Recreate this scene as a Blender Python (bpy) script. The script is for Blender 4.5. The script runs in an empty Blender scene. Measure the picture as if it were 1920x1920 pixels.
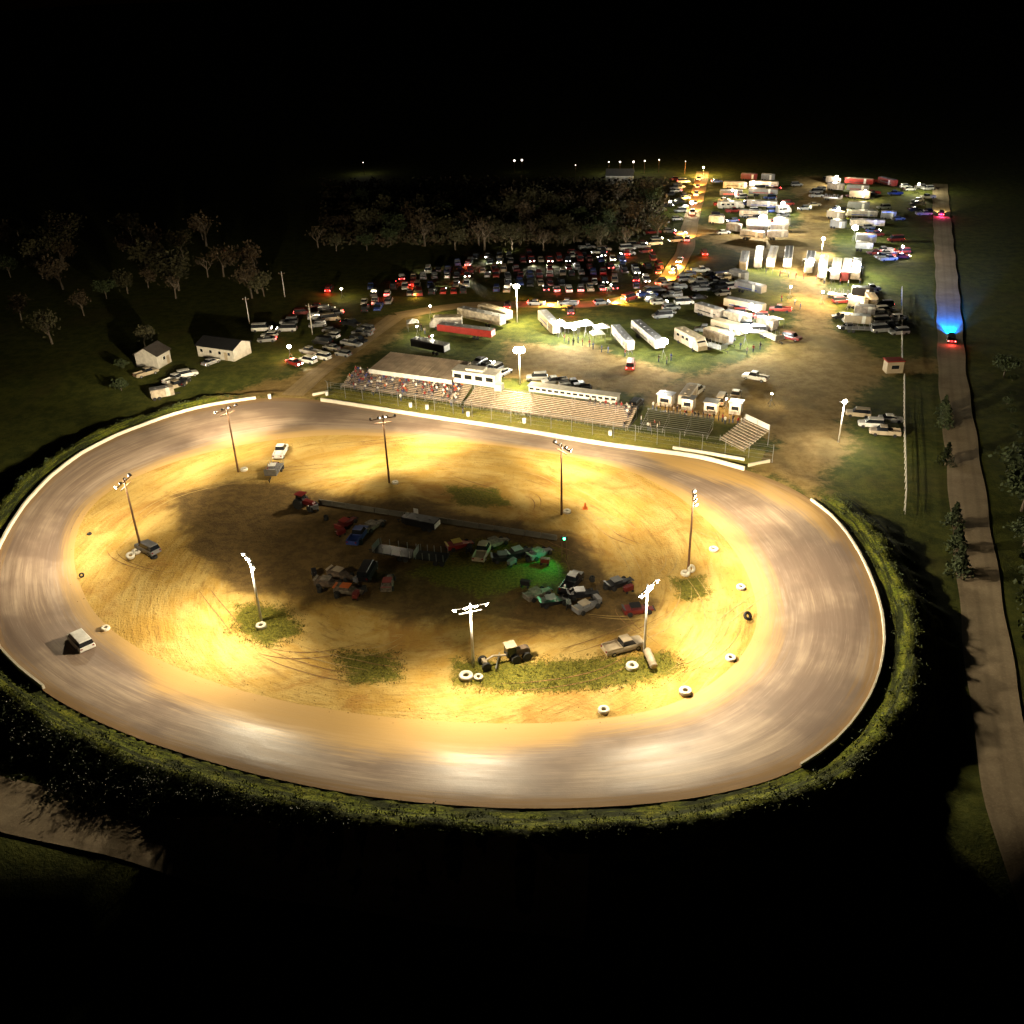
import bpy, bmesh, math, random
import numpy as np
from mathutils import Vector, Matrix
random.seed(7); rng = np.random.default_rng(7)
D = bpy.data
SC = bpy.context.scene
COL = SC.collection

# ------------------------------------------------------------------ camera
CAM_H = 78.0; FPX = 1800.0; TH = math.radians(29.05); RO = math.radians(1.77)
_ct, _st = math.cos(TH), math.sin(TH)
_R0 = Vector((1, 0, 0)); _U0 = Vector((0, _st, _ct)); FWD = Vector((0, _ct, -_st))
CR = _R0 * math.cos(RO) - _U0 * math.sin(RO)
CU = _U0 * math.cos(RO) + _R0 * math.sin(RO)
cam_d = D.cameras.new("camera"); cam = D.objects.new("camera", cam_d); COL.objects.link(cam)
m = Matrix((CR, CU, -FWD)).transposed().to_4x4(); m.translation = Vector((0, 0, CAM_H))
cam.matrix_world = m
cam_d.sensor_width = 36; cam_d.lens = 36 * FPX / 1920.0
cam_d.clip_start = 1; cam_d.clip_end = 20000
SC.camera = cam

# ------------------------------------------------------------------ night sky
w = D.worlds.new("World"); SC.world = w; w.use_nodes = True
nt = w.node_tree; bg = nt.nodes["Background"]
sky = nt.nodes.new("ShaderNodeTexSky"); sky.sky_type = 'NISHITA'; sky.sun_disc = False
sky.sun_elevation = math.radians(2); sky.sun_rotation = math.radians(200)
nt.links.new(sky.outputs[0], bg.inputs[0]); bg.inputs[1].default_value = 0.0008
SC.view_settings.view_transform = 'Standard'; SC.view_settings.look = 'None'
SC.view_settings.gamma = 1; SC.view_settings.exposure = 0; SC.view_settings.use_curve_mapping = False
SC.cycles.max_bounces = 4; SC.cycles.diffuse_bounces = 2; SC.cycles.glossy_bounces = 2
SC.cycles.sample_clamp_indirect = 3.0; SC.cycles.use_denoising = True
SC.cycles.caustics_reflective = False; SC.cycles.caustics_refractive = False
SPILL = .34            # share of bare-bulb spill to all sides
FLOOD = 68000.0       # watts of each track floodlight

# ------------------------------------------------------------------ pixel of the photograph -> point of the place
def P(px, py, z=0.0):
    d = FWD + CR * ((px - 960) / FPX) - CU * ((py - 960) / FPX)
    t = (z - CAM_H) / d.z
    return Vector((d.x * t, d.y * t, z))

# outer edge of the race track, (photo x, photo y, height of the bank there)
OUT = [(540,745,.3),(480,748,.6),(430,755,.8),(383,763,1),(330,777,1.2),(300,787,1.2),(220,817,1.4),(150,853,1.5),(93,897,1.5),(47,947,1.5),(17,993,1.5),
 (-5,1035,1.5),(-20,1080,1.5),(-26,1125,1.5),(-20,1175,1.5),(0,1218,1.4),(37,1256,1.3),(83,1292,1.2),(153,1333,1.1),(233,1370,1),(333,1405,1),(433,1435,1),(533,1460,1),
 (633,1480,1),(740,1496,1),(850,1506,1),(960,1512,1),(1060,1512,1),(1160,1508,1),(1260,1499,1),(1360,1482,1.1),(1440,1462,1.2),(1500,1437,1.3),(1555,1402,1.4),(1600,1355,1.5),(1634,1302,1.5),(1652,1250,1.5),(1659,1200,1.5),
 (1654,1150,1.5),(1640,1100,1.5),(1617,1048,1.5),(1590,1003,1.3),(1558,966,1.0),(1520,938,.7),(1462,906,.4),(1396,882,.35),(1320,862,.35),(1277,854,.35),(1137,836,.35),(1000,813,.35),
 (925,801,.35),(794,782,.35),(700,767,.35),(602,752,.35)]
INN = [(533,822),(433,838),(333,863),(233,903),(190,930),(160,962),(141,1007),(138,1057),(152,1105),(180,1155),(240,1205),(320,1248),(400,1280),(500,1308),(600,1328),
 (700,1343),(800,1352),(900,1357),(1000,1358),(1100,1352),(1180,1342),(1238,1330),(1311,1300),(1384,1243),(1416,1192),(1423,1148),(1413,1104),(1396,1060),(1367,1017),(1320,970),
 (1265,925),(1200,890),(1100,862),(1000,845),(900,832),(800,823),(700,817),(620,815)]
CEN = P(800, 1060)
NTH = 720
TH_A = np.linspace(-math.pi, math.pi, NTH, endpoint=False)
def radial(pts, zs):
    a = np.array([[math.atan2(p.y - CEN.y, p.x - CEN.x), math.hypot(p.x - CEN.x, p.y - CEN.y), z] for p, z in zip(pts, zs)])
    a = a[np.argsort(a[:, 0])]
    n = len(a)
    ang = np.concatenate([a[:, 0] - 2*math.pi, a[:, 0], a[:, 0] + 2*math.pi])
    r = np.interp(TH_A, ang, np.tile(a[:, 1], 3)); z = np.interp(TH_A, ang, np.tile(a[:, 2], 3))
    k = np.exp(-0.5*(np.arange(-14, 15)/4.0)**2); k /= k.sum()
    sm = lambda q: np.convolve(np.concatenate([q[-14:], q, q[:14]]), k, 'valid')
    return sm(r), sm(z)
R_OUT, Z_OUT = radial([P(x, y, z) for x, y, z in OUT], [o[2] for o in OUT])
R_IN, _ = radial([P(x, y) for x, y in INN], [0]*len(INN))
def rad(th, arr):
    f = (np.asarray(th) + math.pi) / (2*math.pi) * NTH
    return np.interp(f % NTH, np.arange(NTH + 1), np.append(arr, arr[0]))
def sst(x, a, b):
    t = np.clip((np.asarray(x, float) - a) / (b - a), 0, 1); return t*t*(3 - 2*t)
def low_ground(x, y):
    near = sst(-y, -150, -125) * (1 - .85*sst(x, 30, 50)) * (1 - .95*sst(-x, 26, 44)*sst(-y, -100, -84))
    return -2.5*np.maximum(near, 0.6*sst(-x, 45, 62)*sst(-y, -215, -195)*sst(y, 98, 110)) - 6.0*sst(-y, -72, -50)  # extra near drop shaped so the bank shadow keeps the foreground dark
def hgt(x, y, sink=False):
    x = np.asarray(x, float); y = np.asarray(y, float)
    th = np.arctan2(y - CEN.y, x - CEN.x); r = np.hypot(x - CEN.x, y - CEN.y)
    ro = rad(th, R_OUT); ri = rad(th, R_IN); zo = rad(th, Z_OUT)
    d = r - ro
    L = low_ground(x, y)
    inside = zo * sst((r - ri)/(ro - ri), 0.1, 1.0)
    lump = .5*np.sin(th*23 + 1) + .35*np.sin(th*57 + 2) + .25*np.sin(th*111) + .2*np.sin(x*1.7 + y*1.3)
    wv = 1 + .22*lump; k = sst(zo, .6, 1)
    berm = zo - 0.22*np.exp(-((d - 1.2)/.4)**2)*k + (0.62 + .16*lump)*np.exp(-((d-3.5*wv)/1.5)**2)*k - .25*np.exp(-((d-2.3*wv)/.35)**2)*k
    out = berm + (L - berm)*sst(d, 4.0*wv, 9.5 + lump) 
    z = np.where(d < 0, inside, out)
    if sink: z = np.where(d < -1.0, -0.8, np.where(d < 0.0, z - 0.25, z))
    return z
def G(px, py, dz=0.0):
    z = 0.0
    for _ in range(12):
        p = P(px, py, z + dz); z = float(hgt(p.x, p.y))
    return Vector((p.x, p.y, z))

# ------------------------------------------------------------------ materials
MATS = {}
def mat(name, col, rough=.7, metal=0.0, emit=None, es=0.0, var=0.12, scale=1.2, spec=0.5):
    if name in MATS: return MATS[name]
    M = D.materials.new(name); M.use_nodes = True; n = M.node_tree; b = n.nodes["Principled BSDF"]
    b.inputs["Roughness"].default_value = rough; b.inputs["Metallic"].default_value = metal
    b.inputs["Specular IOR Level"].default_value = spec
    if var > 0 and emit is None:
        tc = n.nodes.new("ShaderNodeTexCoord"); no = n.nodes.new("ShaderNodeTexNoise"); no.inputs["Scale"].default_value = scale
        no.inputs["Detail"].default_value = 4
        mr = n.nodes.new("ShaderNodeMapRange"); mr.inputs[1].default_value = .3; mr.inputs[2].default_value = .7
        mr.inputs[3].default_value = 1 - var*1.6; mr.inputs[4].default_value = 1 + var
        hs = n.nodes.new("ShaderNodeHueSaturation"); hs.inputs["Color"].default_value = (*col, 1)
        n.links.new(tc.outputs["Object"], no.inputs["Vector"]); n.links.new(no.outputs[0], mr.inputs[0])
        n.links.new(mr.outputs[0], hs.inputs["Value"]); n.links.new(hs.outputs[0], b.inputs["Base Color"])
    else:
        b.inputs["Base Color"].default_value = (*col, 1)
    if emit is not None:
        b.inputs["Emission Color"].default_value = (*emit, 1); b.inputs["Emission Strength"].default_value = es
    MATS[name] = M; return M
def nodes(name):
    M = D.materials.new(name); M.use_nodes = True; n = M.node_tree
    MATS[name] = M
    return M, n, n.nodes["Principled BSDF"]
class NB:
    """tiny node helper"""
    def __init__(s, n): s.n = n
    def attr(s, name):
        a = s.n.nodes.new("ShaderNodeAttribute"); a.attribute_name = name; return a
    def noise(s, vec, scale, detail=5, rough=.55, dist=0.0):
        t = s.n.nodes.new("ShaderNodeTexNoise"); t.inputs["Scale"].default_value = scale; t.inputs["Detail"].default_value = detail
        t.inputs["Roughness"].default_value = rough; t.inputs["Distortion"].default_value = dist
        s.n.links.new(vec, t.inputs["Vector"]); return t.outputs[0]
    def rng(s, v, a, b, c=0.0, d=1.0):
        t = s.n.nodes.new("ShaderNodeMapRange"); t.interpolation_type = 'SMOOTHSTEP'
        for i, q in enumerate((a, b, c, d)): t.inputs[i+1].default_value = q
        s.n.links.new(v, t.inputs[0]); return t.outputs[0]
    def math(s, op, a, b=None):
        t = s.n.nodes.new("ShaderNodeMath"); t.operation = op
        for i, q in enumerate((a, b)):
            if q is None: continue
            if isinstance(q, (int, float)): t.inputs[i].default_value = q
            else: s.n.links.new(q, t.inputs[i])
        return t.outputs[0]
    def mix(s, f, a, b):
        t = s.n.nodes.new("ShaderNodeMix"); t.data_type = 'RGBA'
        for k, q in ((0, f), (6, a), (7, b)):
            if isinstance(q, (int, float)): t.inputs[k].default_value = q
            elif isinstance(q, tuple): t.inputs[k].default_value = (*q, 1)
            else: s.n.links.new(q, t.inputs[k])
        return t.outputs[2]
    def mixf(s, f, a, b):
        t = s.n.nodes.new("ShaderNodeMix"); t.data_type = 'FLOAT'
        for k, q in ((0, f), (2, a), (3, b)):
            if isinstance(q, (int, float)): t.inputs[k].default_value = q
            else: s.n.links.new(q, t.inputs[k])
        return t.outputs[0]
    def bump(s, h, strength, dist=.1):
        t = s.n.nodes.new("ShaderNodeBump"); t.inputs["Strength"].default_value = strength; t.inputs["Distance"].default_value = dist
        s.n.links.new(h, t.inputs["Height"]); return t.outputs[0]

def mat_track():
    M, n, b = nodes("packed_clay_track"); q = NB(n)
    st = q.attr("st").outputs["Vector"]; t = q.attr("rt").outputs["Fac"]
    geo = n.nodes.new("ShaderNodeNewGeometry").outputs["Position"]
    str1 = q.noise(st, 1.0, 6, .6); 
    mp = n.nodes.new("ShaderNodeMapping"); mp.inputs["Scale"].default_value = (1.6, 1.6, 3.4); n.links.new(st, mp.inputs[0])
    str2 = q.noise(mp.outputs[0], 1.0, 7, .65)
    patch = q.noise(geo, .06, 4, .6)
    c = q.mix(q.rng(str1, .3, .7), (.20, .142, .105), (.34, .255, .19))
    c = q.mix(q.rng(str2, .45, .75, 0, .6), c, (.52, .40, .29))
    c = q.mix(q.rng(patch, .42, .6, 0, .75), c, (.155, .108, .085))
    mp2 = n.nodes.new('ShaderNodeMapping'); mp2.inputs['Scale'].default_value = (3, 3, 11); n.links.new(st, mp2.inputs[0]); fine = q.noise(mp2.outputs[0], 1.0, 5, .7)
    c = q.mix(q.rng(fine, .5, .75, 0, .5), c, (.15, .10, .075)); c = q.mix(q.rng(fine, .45, .25, 0, .4), c, (.5, .39, .3))
    crumbs = q.noise(geo, 3.0, 5, .8); c = q.mix(q.rng(crumbs, .58, .75, 0, .35), c, (.12, .08, .05))
    tt = q.math('ADD', t, q.math('MULTIPLY', q.math('SUBTRACT', str2, .5), .35))
    c = q.mix(q.rng(tt, .30, .0, 0, .9), c, (.54, .34, .12))         # loose clay towards the infield
    near = q.attr("clay").outputs["Fac"]
    nn = q.math('ADD', near, q.math('MULTIPLY', q.math('SUBTRACT', str2, .5), .9))
    c = q.mix(q.rng(nn, .3, .9, 0, .85), c, (.52, .32, .10))
    c = q.mix(q.rng(tt, .84, .98, 0, .95), c, (.25, .15, .06))     # cushion against the wall
    n.links.new(c, b.inputs["Base Color"])
    gl = q.rng(tt, .2, .45); gl2 = q.rng(tt, .95, .8)
    sh = q.math('MULTIPLY', gl, gl2)
    ro = q.mixf(sh, .85, q.rng(str1, .3, .7, .44, .6))
    n.links.new(ro, b.inputs["Roughness"]); b.inputs["Specular IOR Level"].default_value = .5
    n.links.new(q.bump(q.math('ADD', fine, crumbs), .3, .05), b.inputs["Normal"])
    return M
def mat_infield():
    M, n, b = nodes("infield_clay"); q = NB(n)
    st = q.attr("st").outputs["Vector"]; g = q.attr("grass").outputs["Fac"]; dk = q.attr("loam").outputs["Fac"]
    geo = n.nodes.new("ShaderNodeNewGeometry").outputs["Position"]
    s1 = q.noise(st, 1.1, 7, .65, .6); s2 = q.noise(geo, .09, 6, .65, .8); s3 = q.noise(geo, .55, 6, .7); s4 = q.noise(geo, 2.2, 4, .7)
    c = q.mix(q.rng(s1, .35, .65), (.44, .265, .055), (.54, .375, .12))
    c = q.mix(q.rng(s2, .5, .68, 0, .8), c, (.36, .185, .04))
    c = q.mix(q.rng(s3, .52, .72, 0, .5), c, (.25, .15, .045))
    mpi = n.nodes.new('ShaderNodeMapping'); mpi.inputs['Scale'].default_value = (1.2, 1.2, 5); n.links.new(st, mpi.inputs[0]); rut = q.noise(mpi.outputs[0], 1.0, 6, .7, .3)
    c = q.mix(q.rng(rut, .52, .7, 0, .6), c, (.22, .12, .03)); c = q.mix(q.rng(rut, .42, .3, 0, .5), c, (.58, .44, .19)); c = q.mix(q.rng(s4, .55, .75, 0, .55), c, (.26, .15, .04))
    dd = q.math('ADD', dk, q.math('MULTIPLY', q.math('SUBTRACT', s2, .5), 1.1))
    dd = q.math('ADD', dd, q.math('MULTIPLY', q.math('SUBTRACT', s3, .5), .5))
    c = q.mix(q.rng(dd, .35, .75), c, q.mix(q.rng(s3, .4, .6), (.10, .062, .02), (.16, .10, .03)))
    gg = q.math('ADD', g, q.math('MULTIPLY', q.math('SUBTRACT', s3, .5), 1.2))
    gg = q.math('ADD', gg, q.math('MULTIPLY', q.math('SUBTRACT', s4, .5), .6))
    c = q.mix(q.rng(gg, .38, .7), c, q.mix(q.rng(s4, .4, .6), (.10, .10, .012), (.19, .165, .02)))
    n.links.new(c, b.inputs["Base Color"]); b.inputs["Roughness"].default_value = .93; b.inputs["Specular IOR Level"].default_value = .25
    n.links.new(q.bump(q.math('ADD', rut, s4), .8, .25), b.inputs["Normal"])
    return M
def mat_terrain():
    M, n, b = nodes("grass_and_dirt"); q = NB(n)
    g = q.attr("dirt").outputs["Fac"]
    geo = n.nodes.new("ShaderNodeNewGeometry").outputs["Position"]
    s1 = q.noise(geo, .05, 6, .65, .5); s2 = q.noise(geo, .4, 6, .7); s3 = q.noise(geo, 2.6, 4, .75)
    gr = q.mix(q.rng(s2, .35, .65), (.045, .058, .010), (.10, .11, .018))
    gr = q.mix(q.rng(s1, .5, .7, 0, .6), gr, (.09, .075, .022))
    gr = q.mix(q.rng(s3, .5, .75, 0, .5), gr, (.13, .13, .025))
    di = q.mix(q.rng(s2, .35, .65), (.22, .14, .045), (.33, .23, .085))
    di = q.mix(q.rng(s1, .45, .65, 0, .6), di, (.11, .085, .03))
    f = q.math('ADD', g, q.math('ADD', q.math('MULTIPLY', q.math('SUBTRACT', s2, .5), 1.1), q.math('MULTIPLY', q.math('SUBTRACT', s1, .5), 1.4)))
    fur = q.noise(q.attr('arc').outputs['Vector'], 1.0, 5, .65)
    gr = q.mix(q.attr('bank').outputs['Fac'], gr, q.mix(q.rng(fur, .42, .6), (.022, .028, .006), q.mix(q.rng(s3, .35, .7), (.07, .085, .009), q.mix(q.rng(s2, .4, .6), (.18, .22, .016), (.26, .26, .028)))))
    n.links.new(q.mix(q.rng(f, .3, .7), gr, di), b.inputs["Base Color"])
    b.inputs["Roughness"].default_value = .95; b.inputs["Specular IOR Level"].default_value = .2
    n.links.new(q.bump(q.math('ADD', s2, s3), .6, .2), b.inputs["Normal"])
    return M
def mat_gravel(name, a, bcol):
    M, n, b = nodes(name); q = NB(n)
    geo = n.nodes.new("ShaderNodeNewGeometry").outputs["Position"]
    s1 = q.noise(geo, .2, 6, .65, .5); s3 = q.noise(geo, 3.0, 5, .75)
    rt = q.attr("rt").outputs["Fac"]
    c = q.mix(q.rng(s1, .35, .65), a, bcol); c = q.mix(q.rng(s3, .45, .7, 0, .5), c, tuple(k*1.35 for k in bcol))
    wv = n.nodes.new("ShaderNodeMath"); wv.operation = 'SINE'; n.links.new(q.math('MULTIPLY', rt, 18.8), wv.inputs[0])
    c = q.mix(q.rng(wv.outputs[0], .2, 1, 0, .25), c, tuple(k*.6 for k in a))
    n.links.new(c, b.inputs["Base Color"]); b.inputs["Roughness"].default_value = .9
    n.links.new(q.bump(s3, .4, .06), b.inputs["Normal"]); return M

WHITE = mat("white_paint", (.78, .76, .72), .45); OFFW = mat("off_white_panel", (.62, .58, .52), .5)
CONC = mat("pale_concrete", (.17, .155, .12), .8, scale=.8); WALLW = mat("whitewashed_concrete", (.74, .68, .55), .7, scale=.5)
STEEL = mat("galvanised_steel", (.42, .42, .42), .4, .7); DARK = mat("dark_metal", (.03, .03, .035), .5, .3)
WOODP = mat("creosote_wood", (.16, .085, .04), .85, scale=3); GLASS = mat("dark_glass", (.012, .014, .018), .08, var=0)
TYRE = mat("black_rubber", (.02, .02, .02), .85); RIM = mat("wheel_rim", (.45, .45, .46), .35, .8)
TYREW = mat("whitewashed_tyre", (.74, .68, .56), .8); BENCH = mat("weathered_bench_aluminium", (.62, .50, .40), .55, .15, var=.25, scale=2)
RISER = mat("bleacher_riser", (.36, .27, .20), .8, .1); ROOFT = mat("tan_roof_metal", (.52, .41, .31), .55, .2, scale=.4, var=.2)
REDP = mat("red_paint", (.30, .025, .018), .4); ORNG = mat("orange_paint", (.6, .14, .02), .5); YEL = mat("yellow_paint", (.6, .42, .05), .5)
GREENP = mat("green_paint", (.03, .2, .05), .5); BLUEP = mat("blue_paint", (.03, .06, .25), .4); BLACKP = mat("black_paint", (.015, .015, .018), .3)
GREYP = mat("grey_paint", (.2, .2, .21), .35); SILV = mat("silver_paint", (.5, .5, .52), .3, .4); TANP = mat("tan_paint", (.42, .34, .24), .45); MARP = mat("maroon_paint", (.16, .02, .02), .35)
SKIN = mat("skin", (.45, .27, .19), .6); HAIR = mat("hair", (.05, .03, .02), .8); DENIM = mat("denim", (.05, .07, .13), .8)
LENS = mat("lit_flood_lens", (1, 1, 1), .3, emit=(1, .9, .72), es=60)
LAMPW = mat("lit_white_lamp", (1, 1, 1), .3, emit=(.92, .95, 1), es=90)
LAMPY = mat("lit_warm_lamp", (1, 1, 1), .3, emit=(1, .9, .7), es=60)
HL_ON = mat("headlight_on", (1, 1, 1), .3, emit=(1, .92, .75), es=60); HL_OFF = mat("headlight_off", (.5, .5, .48), .15, var=0)
TL_ON = mat("taillight_on", (.8, .05, .03), .3, emit=(1, .06, .05), es=30); TL_OFF = mat("taillight_off", (.2, .01, .01), .2, var=0)
GREENL = mat("green_lamp", (.1, .9, .3), .3, emit=(.05, 1, .3), es=30); BLUEL = mat("blue_lamp", (.1, .4, .9), .3, emit=(.1, .5, 1), es=30)
PAINTS = {'white': WHITE, 'black': BLACKP, 'silver': SILV, 'grey': GREYP, 'red': REDP, 'dark blue': BLUEP, 'tan': TANP, 'maroon': MARP}

# ------------------------------------------------------------------ mesh builder
class MB:
    def __init__(s): s.v = []; s.f = []; s.mi = []
    def add(s, vs, fs, mi=0):
        o = len(s.v); s.v += [tuple(a) for a in vs]; s.f += [tuple(i + o for i in f) for f in fs]; s.mi += [mi]*len(fs)
    def box(s, c, size, rz=0, mi=0, top=(1, 1), tilt=None):
        x, y, z = (k/2 for k in size); tx, ty = top; vs = []
        for zz in (-z, z):
            kx, ky = (tx, ty) if zz > 0 else (1, 1)
            vs += [(-x*kx, -y*ky, zz), (x*kx, -y*ky, zz), (x*kx, y*ky, zz), (-x*kx, y*ky, zz)]
        Rm = Matrix.Rotation(rz, 3, 'Z')
        if tilt: Rm = Rm @ Matrix.Rotation(tilt[1], 3, tilt[0])
        vs = [Rm @ Vector(a) + Vector(c) for a in vs]
        s.add(vs, [(0, 3, 2, 1), (4, 5, 6, 7), (0, 1, 5, 4), (1, 2, 6, 5), (2, 3, 7, 6), (3, 0, 4, 7)], mi)
    def cyl(s, a, b, r0, r1=None, n=8, mi=0, cap=True):
        a = Vector(a); b = Vector(b); r1 = r0 if r1 is None else r1
        ax = (b - a).normalized(); u = ax.orthogonal().normalized(); v = ax.cross(u)
        vs = []
        for p, r in ((a, r0), (b, r1)):
            vs += [p + (u*math.cos(2*math.pi*i/n) + v*math.sin(2*math.pi*i/n))*r for i in range(n)]
        fs = [(i, (i+1) % n, n + (i+1) % n, n + i) for i in range(n)]
        if cap: fs += [tuple(range(n))[::-1], tuple(range(n, 2*n))]
        s.add(vs, fs, mi)
    def ring(s, c, ro, ri, h, n=18, mi=0, tilt=None):
        prof = [(ri, -h*.35), (ri+.12*(ro-ri), -h*.5), (ro-.12*(ro-ri), -h*.5), (ro, -h*.28), (ro, h*.28), (ro-.12*(ro-ri), h*.5), (ri+.12*(ro-ri), h*.5), (ri, h*.35)]
        Rm = Matrix.Rotation(tilt[1], 3, tilt[0]) if tilt else Matrix.Identity(3); vs = []
        for i in range(n):
            a = 2*math.pi*i/n; vs += [Rm @ Vector((r*math.cos(a), r*math.sin(a), z)) + Vector(c) for r, z in prof]
        k = len(prof); fs = [(i*k+j, ((i+1) % n)*k+j, ((i+1) % n)*k+(j+1) % k, i*k+(j+1) % k) for i in range(n) for j in range(k)]
        s.add(vs, fs, mi)
    def loft(s, secs, mi=0):
        k = len(secs[0]); vs = [p for sec in secs for p in sec]
        fs = [(i*k+j, i*k+(j+1) % k, (i+1)*k+(j+1) % k, (i+1)*k+j) for i in range(len(secs)-1) for j in range(k)]
        fs += [tuple(range(k))[::-1], tuple((len(secs)-1)*k + j for j in range(k))]
        s.add(vs, fs, mi)
    def sphere(s, c, r, n=8, mi=0, sq=(1, 1, 1)):
        vs = [(c[0], c[1], c[2]-r*sq[2])]; rows = max(3, n//2)
        for i in range(1, rows):
            p = -math.pi/2 + math.pi*i/rows
            vs += [(c[0]+r*sq[0]*math.cos(p)*math.cos(2*math.pi*j/n), c[1]+r*sq[1]*math.cos(p)*math.sin(2*math.pi*j/n), c[2]+r*sq[2]*math.sin(p)) for j in range(n)]
        vs.append((c[0], c[1], c[2]+r*sq[2])); e = len(vs)-1
        fs = [(0, 1+(j+1) % n, 1+j) for j in range(n)]
        for i in range(rows-2): fs += [(1+i*n+j, 1+i*n+(j+1) % n, 1+(i+1)*n+(j+1) % n, 1+(i+1)*n+j) for j in range(n)]
        fs += [(1+(rows-2)*n+j, 1+(rows-2)*n+(j+1) % n, e) for j in range(n)]
        s.add(vs, fs, mi)
    def join(s, o, mi): s.add(o.v, o.f, mi)
    def mesh(s, name, mats, smooth=False):
        me = D.meshes.new(name); me.from_pydata(s.v, [], s.f)
        for q in mats: me.materials.append(q)
        me.polygons.foreach_set("material_index", s.mi)
        if smooth: me.polygons.foreach_set("use_smooth", [True]*len(s.f))
        me.update(); return me
    def build(s, name, mats, parent=None, smooth=False, loc=None, rz=0.0):
        if not isinstance(mats, (list, tuple)): mats = [mats]
        return put(name, s.mesh(name, mats, smooth), parent, loc, rz)
def put(name, me, parent=None, loc=None, rz=0.0):
    o = D.objects.new(name, me); COL.objects.link(o)
    if parent: o.parent = parent
    if loc is not None: o.location = loc
    o.rotation_euler = (0, 0, rz); return o
def tag(o, label=None, cat=None, group=None, kind=None):
    if label: o["label"] = label
    if cat: o["category"] = cat
    if group: o["group"] = group
    if kind: o["kind"] = kind
    return o
def thing(name, label, cat, loc, rz=0.0, group=None):
    o = D.objects.new(name, None); COL.objects.link(o); o.location = loc; o.rotation_euler = (0, 0, rz); o.empty_display_size = .5
    return tag(o, label, cat, group)
def copy_tree(o, parent=None):
    c = o.copy(); COL.objects.link(c); c.parent = parent
    for ch in list(o.children): copy_tree(ch, c)
    return c
def paint(o, idx, m):
    o.material_slots[idx].link = 'OBJECT'; o.material_slots[idx].material = m
def light(kind, parent, loc, power, color, aim=None, size=100, blend=.7, rad_=.25, name="lamp_light"):
    l = D.lights.new(name, kind); l.energy = power; l.color = color; l.shadow_soft_size = rad_
    o = D.objects.new(name, l); COL.objects.link(o); o.parent = parent; o.location = loc
    if kind == 'SPOT':
        l.spot_size = math.radians(size); l.spot_blend = blend
        o.rotation_euler = Vector(aim).to_track_quat('-Z', 'Y').to_euler()
    return o
def attr(me, name, vals, typ='FLOAT'):
    a = me.attributes.new(name, typ, 'POINT')
    a.data.foreach_set('vector' if typ == 'FLOAT_VECTOR' else 'value', np.asarray(vals, np.float32).ravel())

def poly_world(pts): return np.array([(P(x, y).x, P(x, y).y) for x, y in pts])
def sdist(poly, X, Y):
    """signed distance to polygon, positive inside"""
    X = X.ravel(); Y = Y.ravel(); best = np.full(X.shape, 1e9); ins = np.zeros(X.shape, bool); n = len(poly)
    for i in range(n):
        ax, ay = poly[i]; bx, by = poly[(i+1) % n]; ex, ey = bx-ax, by-ay
        t = np.clip(((X-ax)*ex + (Y-ay)*ey)/(ex*ex+ey*ey+1e-9), 0, 1)
        best = np.minimum(best, np.hypot(X-ax-t*ex, Y-ay-t*ey))
        c = ((ay > Y) != (by > Y)); xi = ax + (Y-ay)*ex/(ey if abs(ey) > 1e-9 else 1e-9)
        ins ^= c & (X < xi)
    return np.where(ins, best, -best)
def line_d(pts, X, Y):
    best = np.full(X.shape, 1e9)
    for (ax, ay), (bx, by) in zip(pts[:-1], pts[1:]):
        ex, ey = bx-ax, by-ay; t = np.clip(((X-ax)*ex + (Y-ay)*ey)/(ex*ex+ey*ey+1e-9), 0, 1)
        best = np.minimum(best, np.hypot(X-ax-t*ex, Y-ay-t*ey))
    return best

# ================================================================== GROUND
def graded(a0, a1, step, far_lo, far_hi, g=1.12):
    mid = list(np.arange(a0, a1, step)); lo = []; s = step; x = a0
    while x > far_lo: s = min(s*g, 400); x -= s; lo.append(x)
    hi = []; s = step; x = mid[-1]
    while x < far_hi: s = min(s*g, 400); x += s; hi.append(x)
    return np.array(lo[::-1] + mid + hi)
DIRT = [
 [(1405,885),(1530,940),(1545,890),(1580,830),(1600,760),(1650,705),(1770,700),(1770,675),(1640,672),(1560,610),(1545,500),(1570,420),(1560,325),(1490,325),(1500,430),(1380,440),(1300,420),(1300,450),(1380,470),(1480,520),(1490,600),(1440,660),(1300,700),(1190,735),(1250,770),(1400,790),(1455,840)],
 [(950,640),(1110,650),(1250,690),(1320,700),(1210,742),(950,710)],
 [(515,748),(605,753),(650,690),(735,640),(790,580),(700,600),(620,665),(545,705),(330,745),(400,752)],
]
xs = graded(-92, 84, .7, -2500, 2500); ys = graded(56, 216, .75, -300, 7000)
X, Y = np.meshgrid(xs, ys)
Z = hgt(X, Y, True)
dirt = np.zeros(X.size)
for pl in DIRT: dirt = np.maximum(dirt, sst(sdist(poly_world(pl), X, Y), -7, 7))
nx, ny = len(xs), len(ys)
idx = np.arange(nx*ny).reshape(ny, nx)
faces = np.stack([idx[:-1, :-1], idx[:-1, 1:], idx[1:, 1:], idx[1:, :-1]], -1).reshape(-1, 4)
def grid_mesh(name, co, fc, material):
    me = D.meshes.new(name); me.vertices.add(len(co)); me.vertices.foreach_set("co", np.asarray(co, np.float32).ravel())
    me.loops.add(fc.size); me.loops.foreach_set("vertex_index", fc.ravel().astype(np.int32))
    k = fc.shape[1]; me.polygons.add(len(fc)); me.polygons.foreach_set("loop_start", np.arange(0, fc.size, k, dtype=np.int32))
    me.polygons.foreach_set("use_smooth", np.ones(len(fc), bool)); me.materials.append(material); me.update(calc_edges=True); me.validate(); return me
me = grid_mesh("ground", np.stack([X, Y, Z], -1).reshape(-1, 3), faces, mat_terrain()); attr(me, "dirt", dirt)
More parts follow.
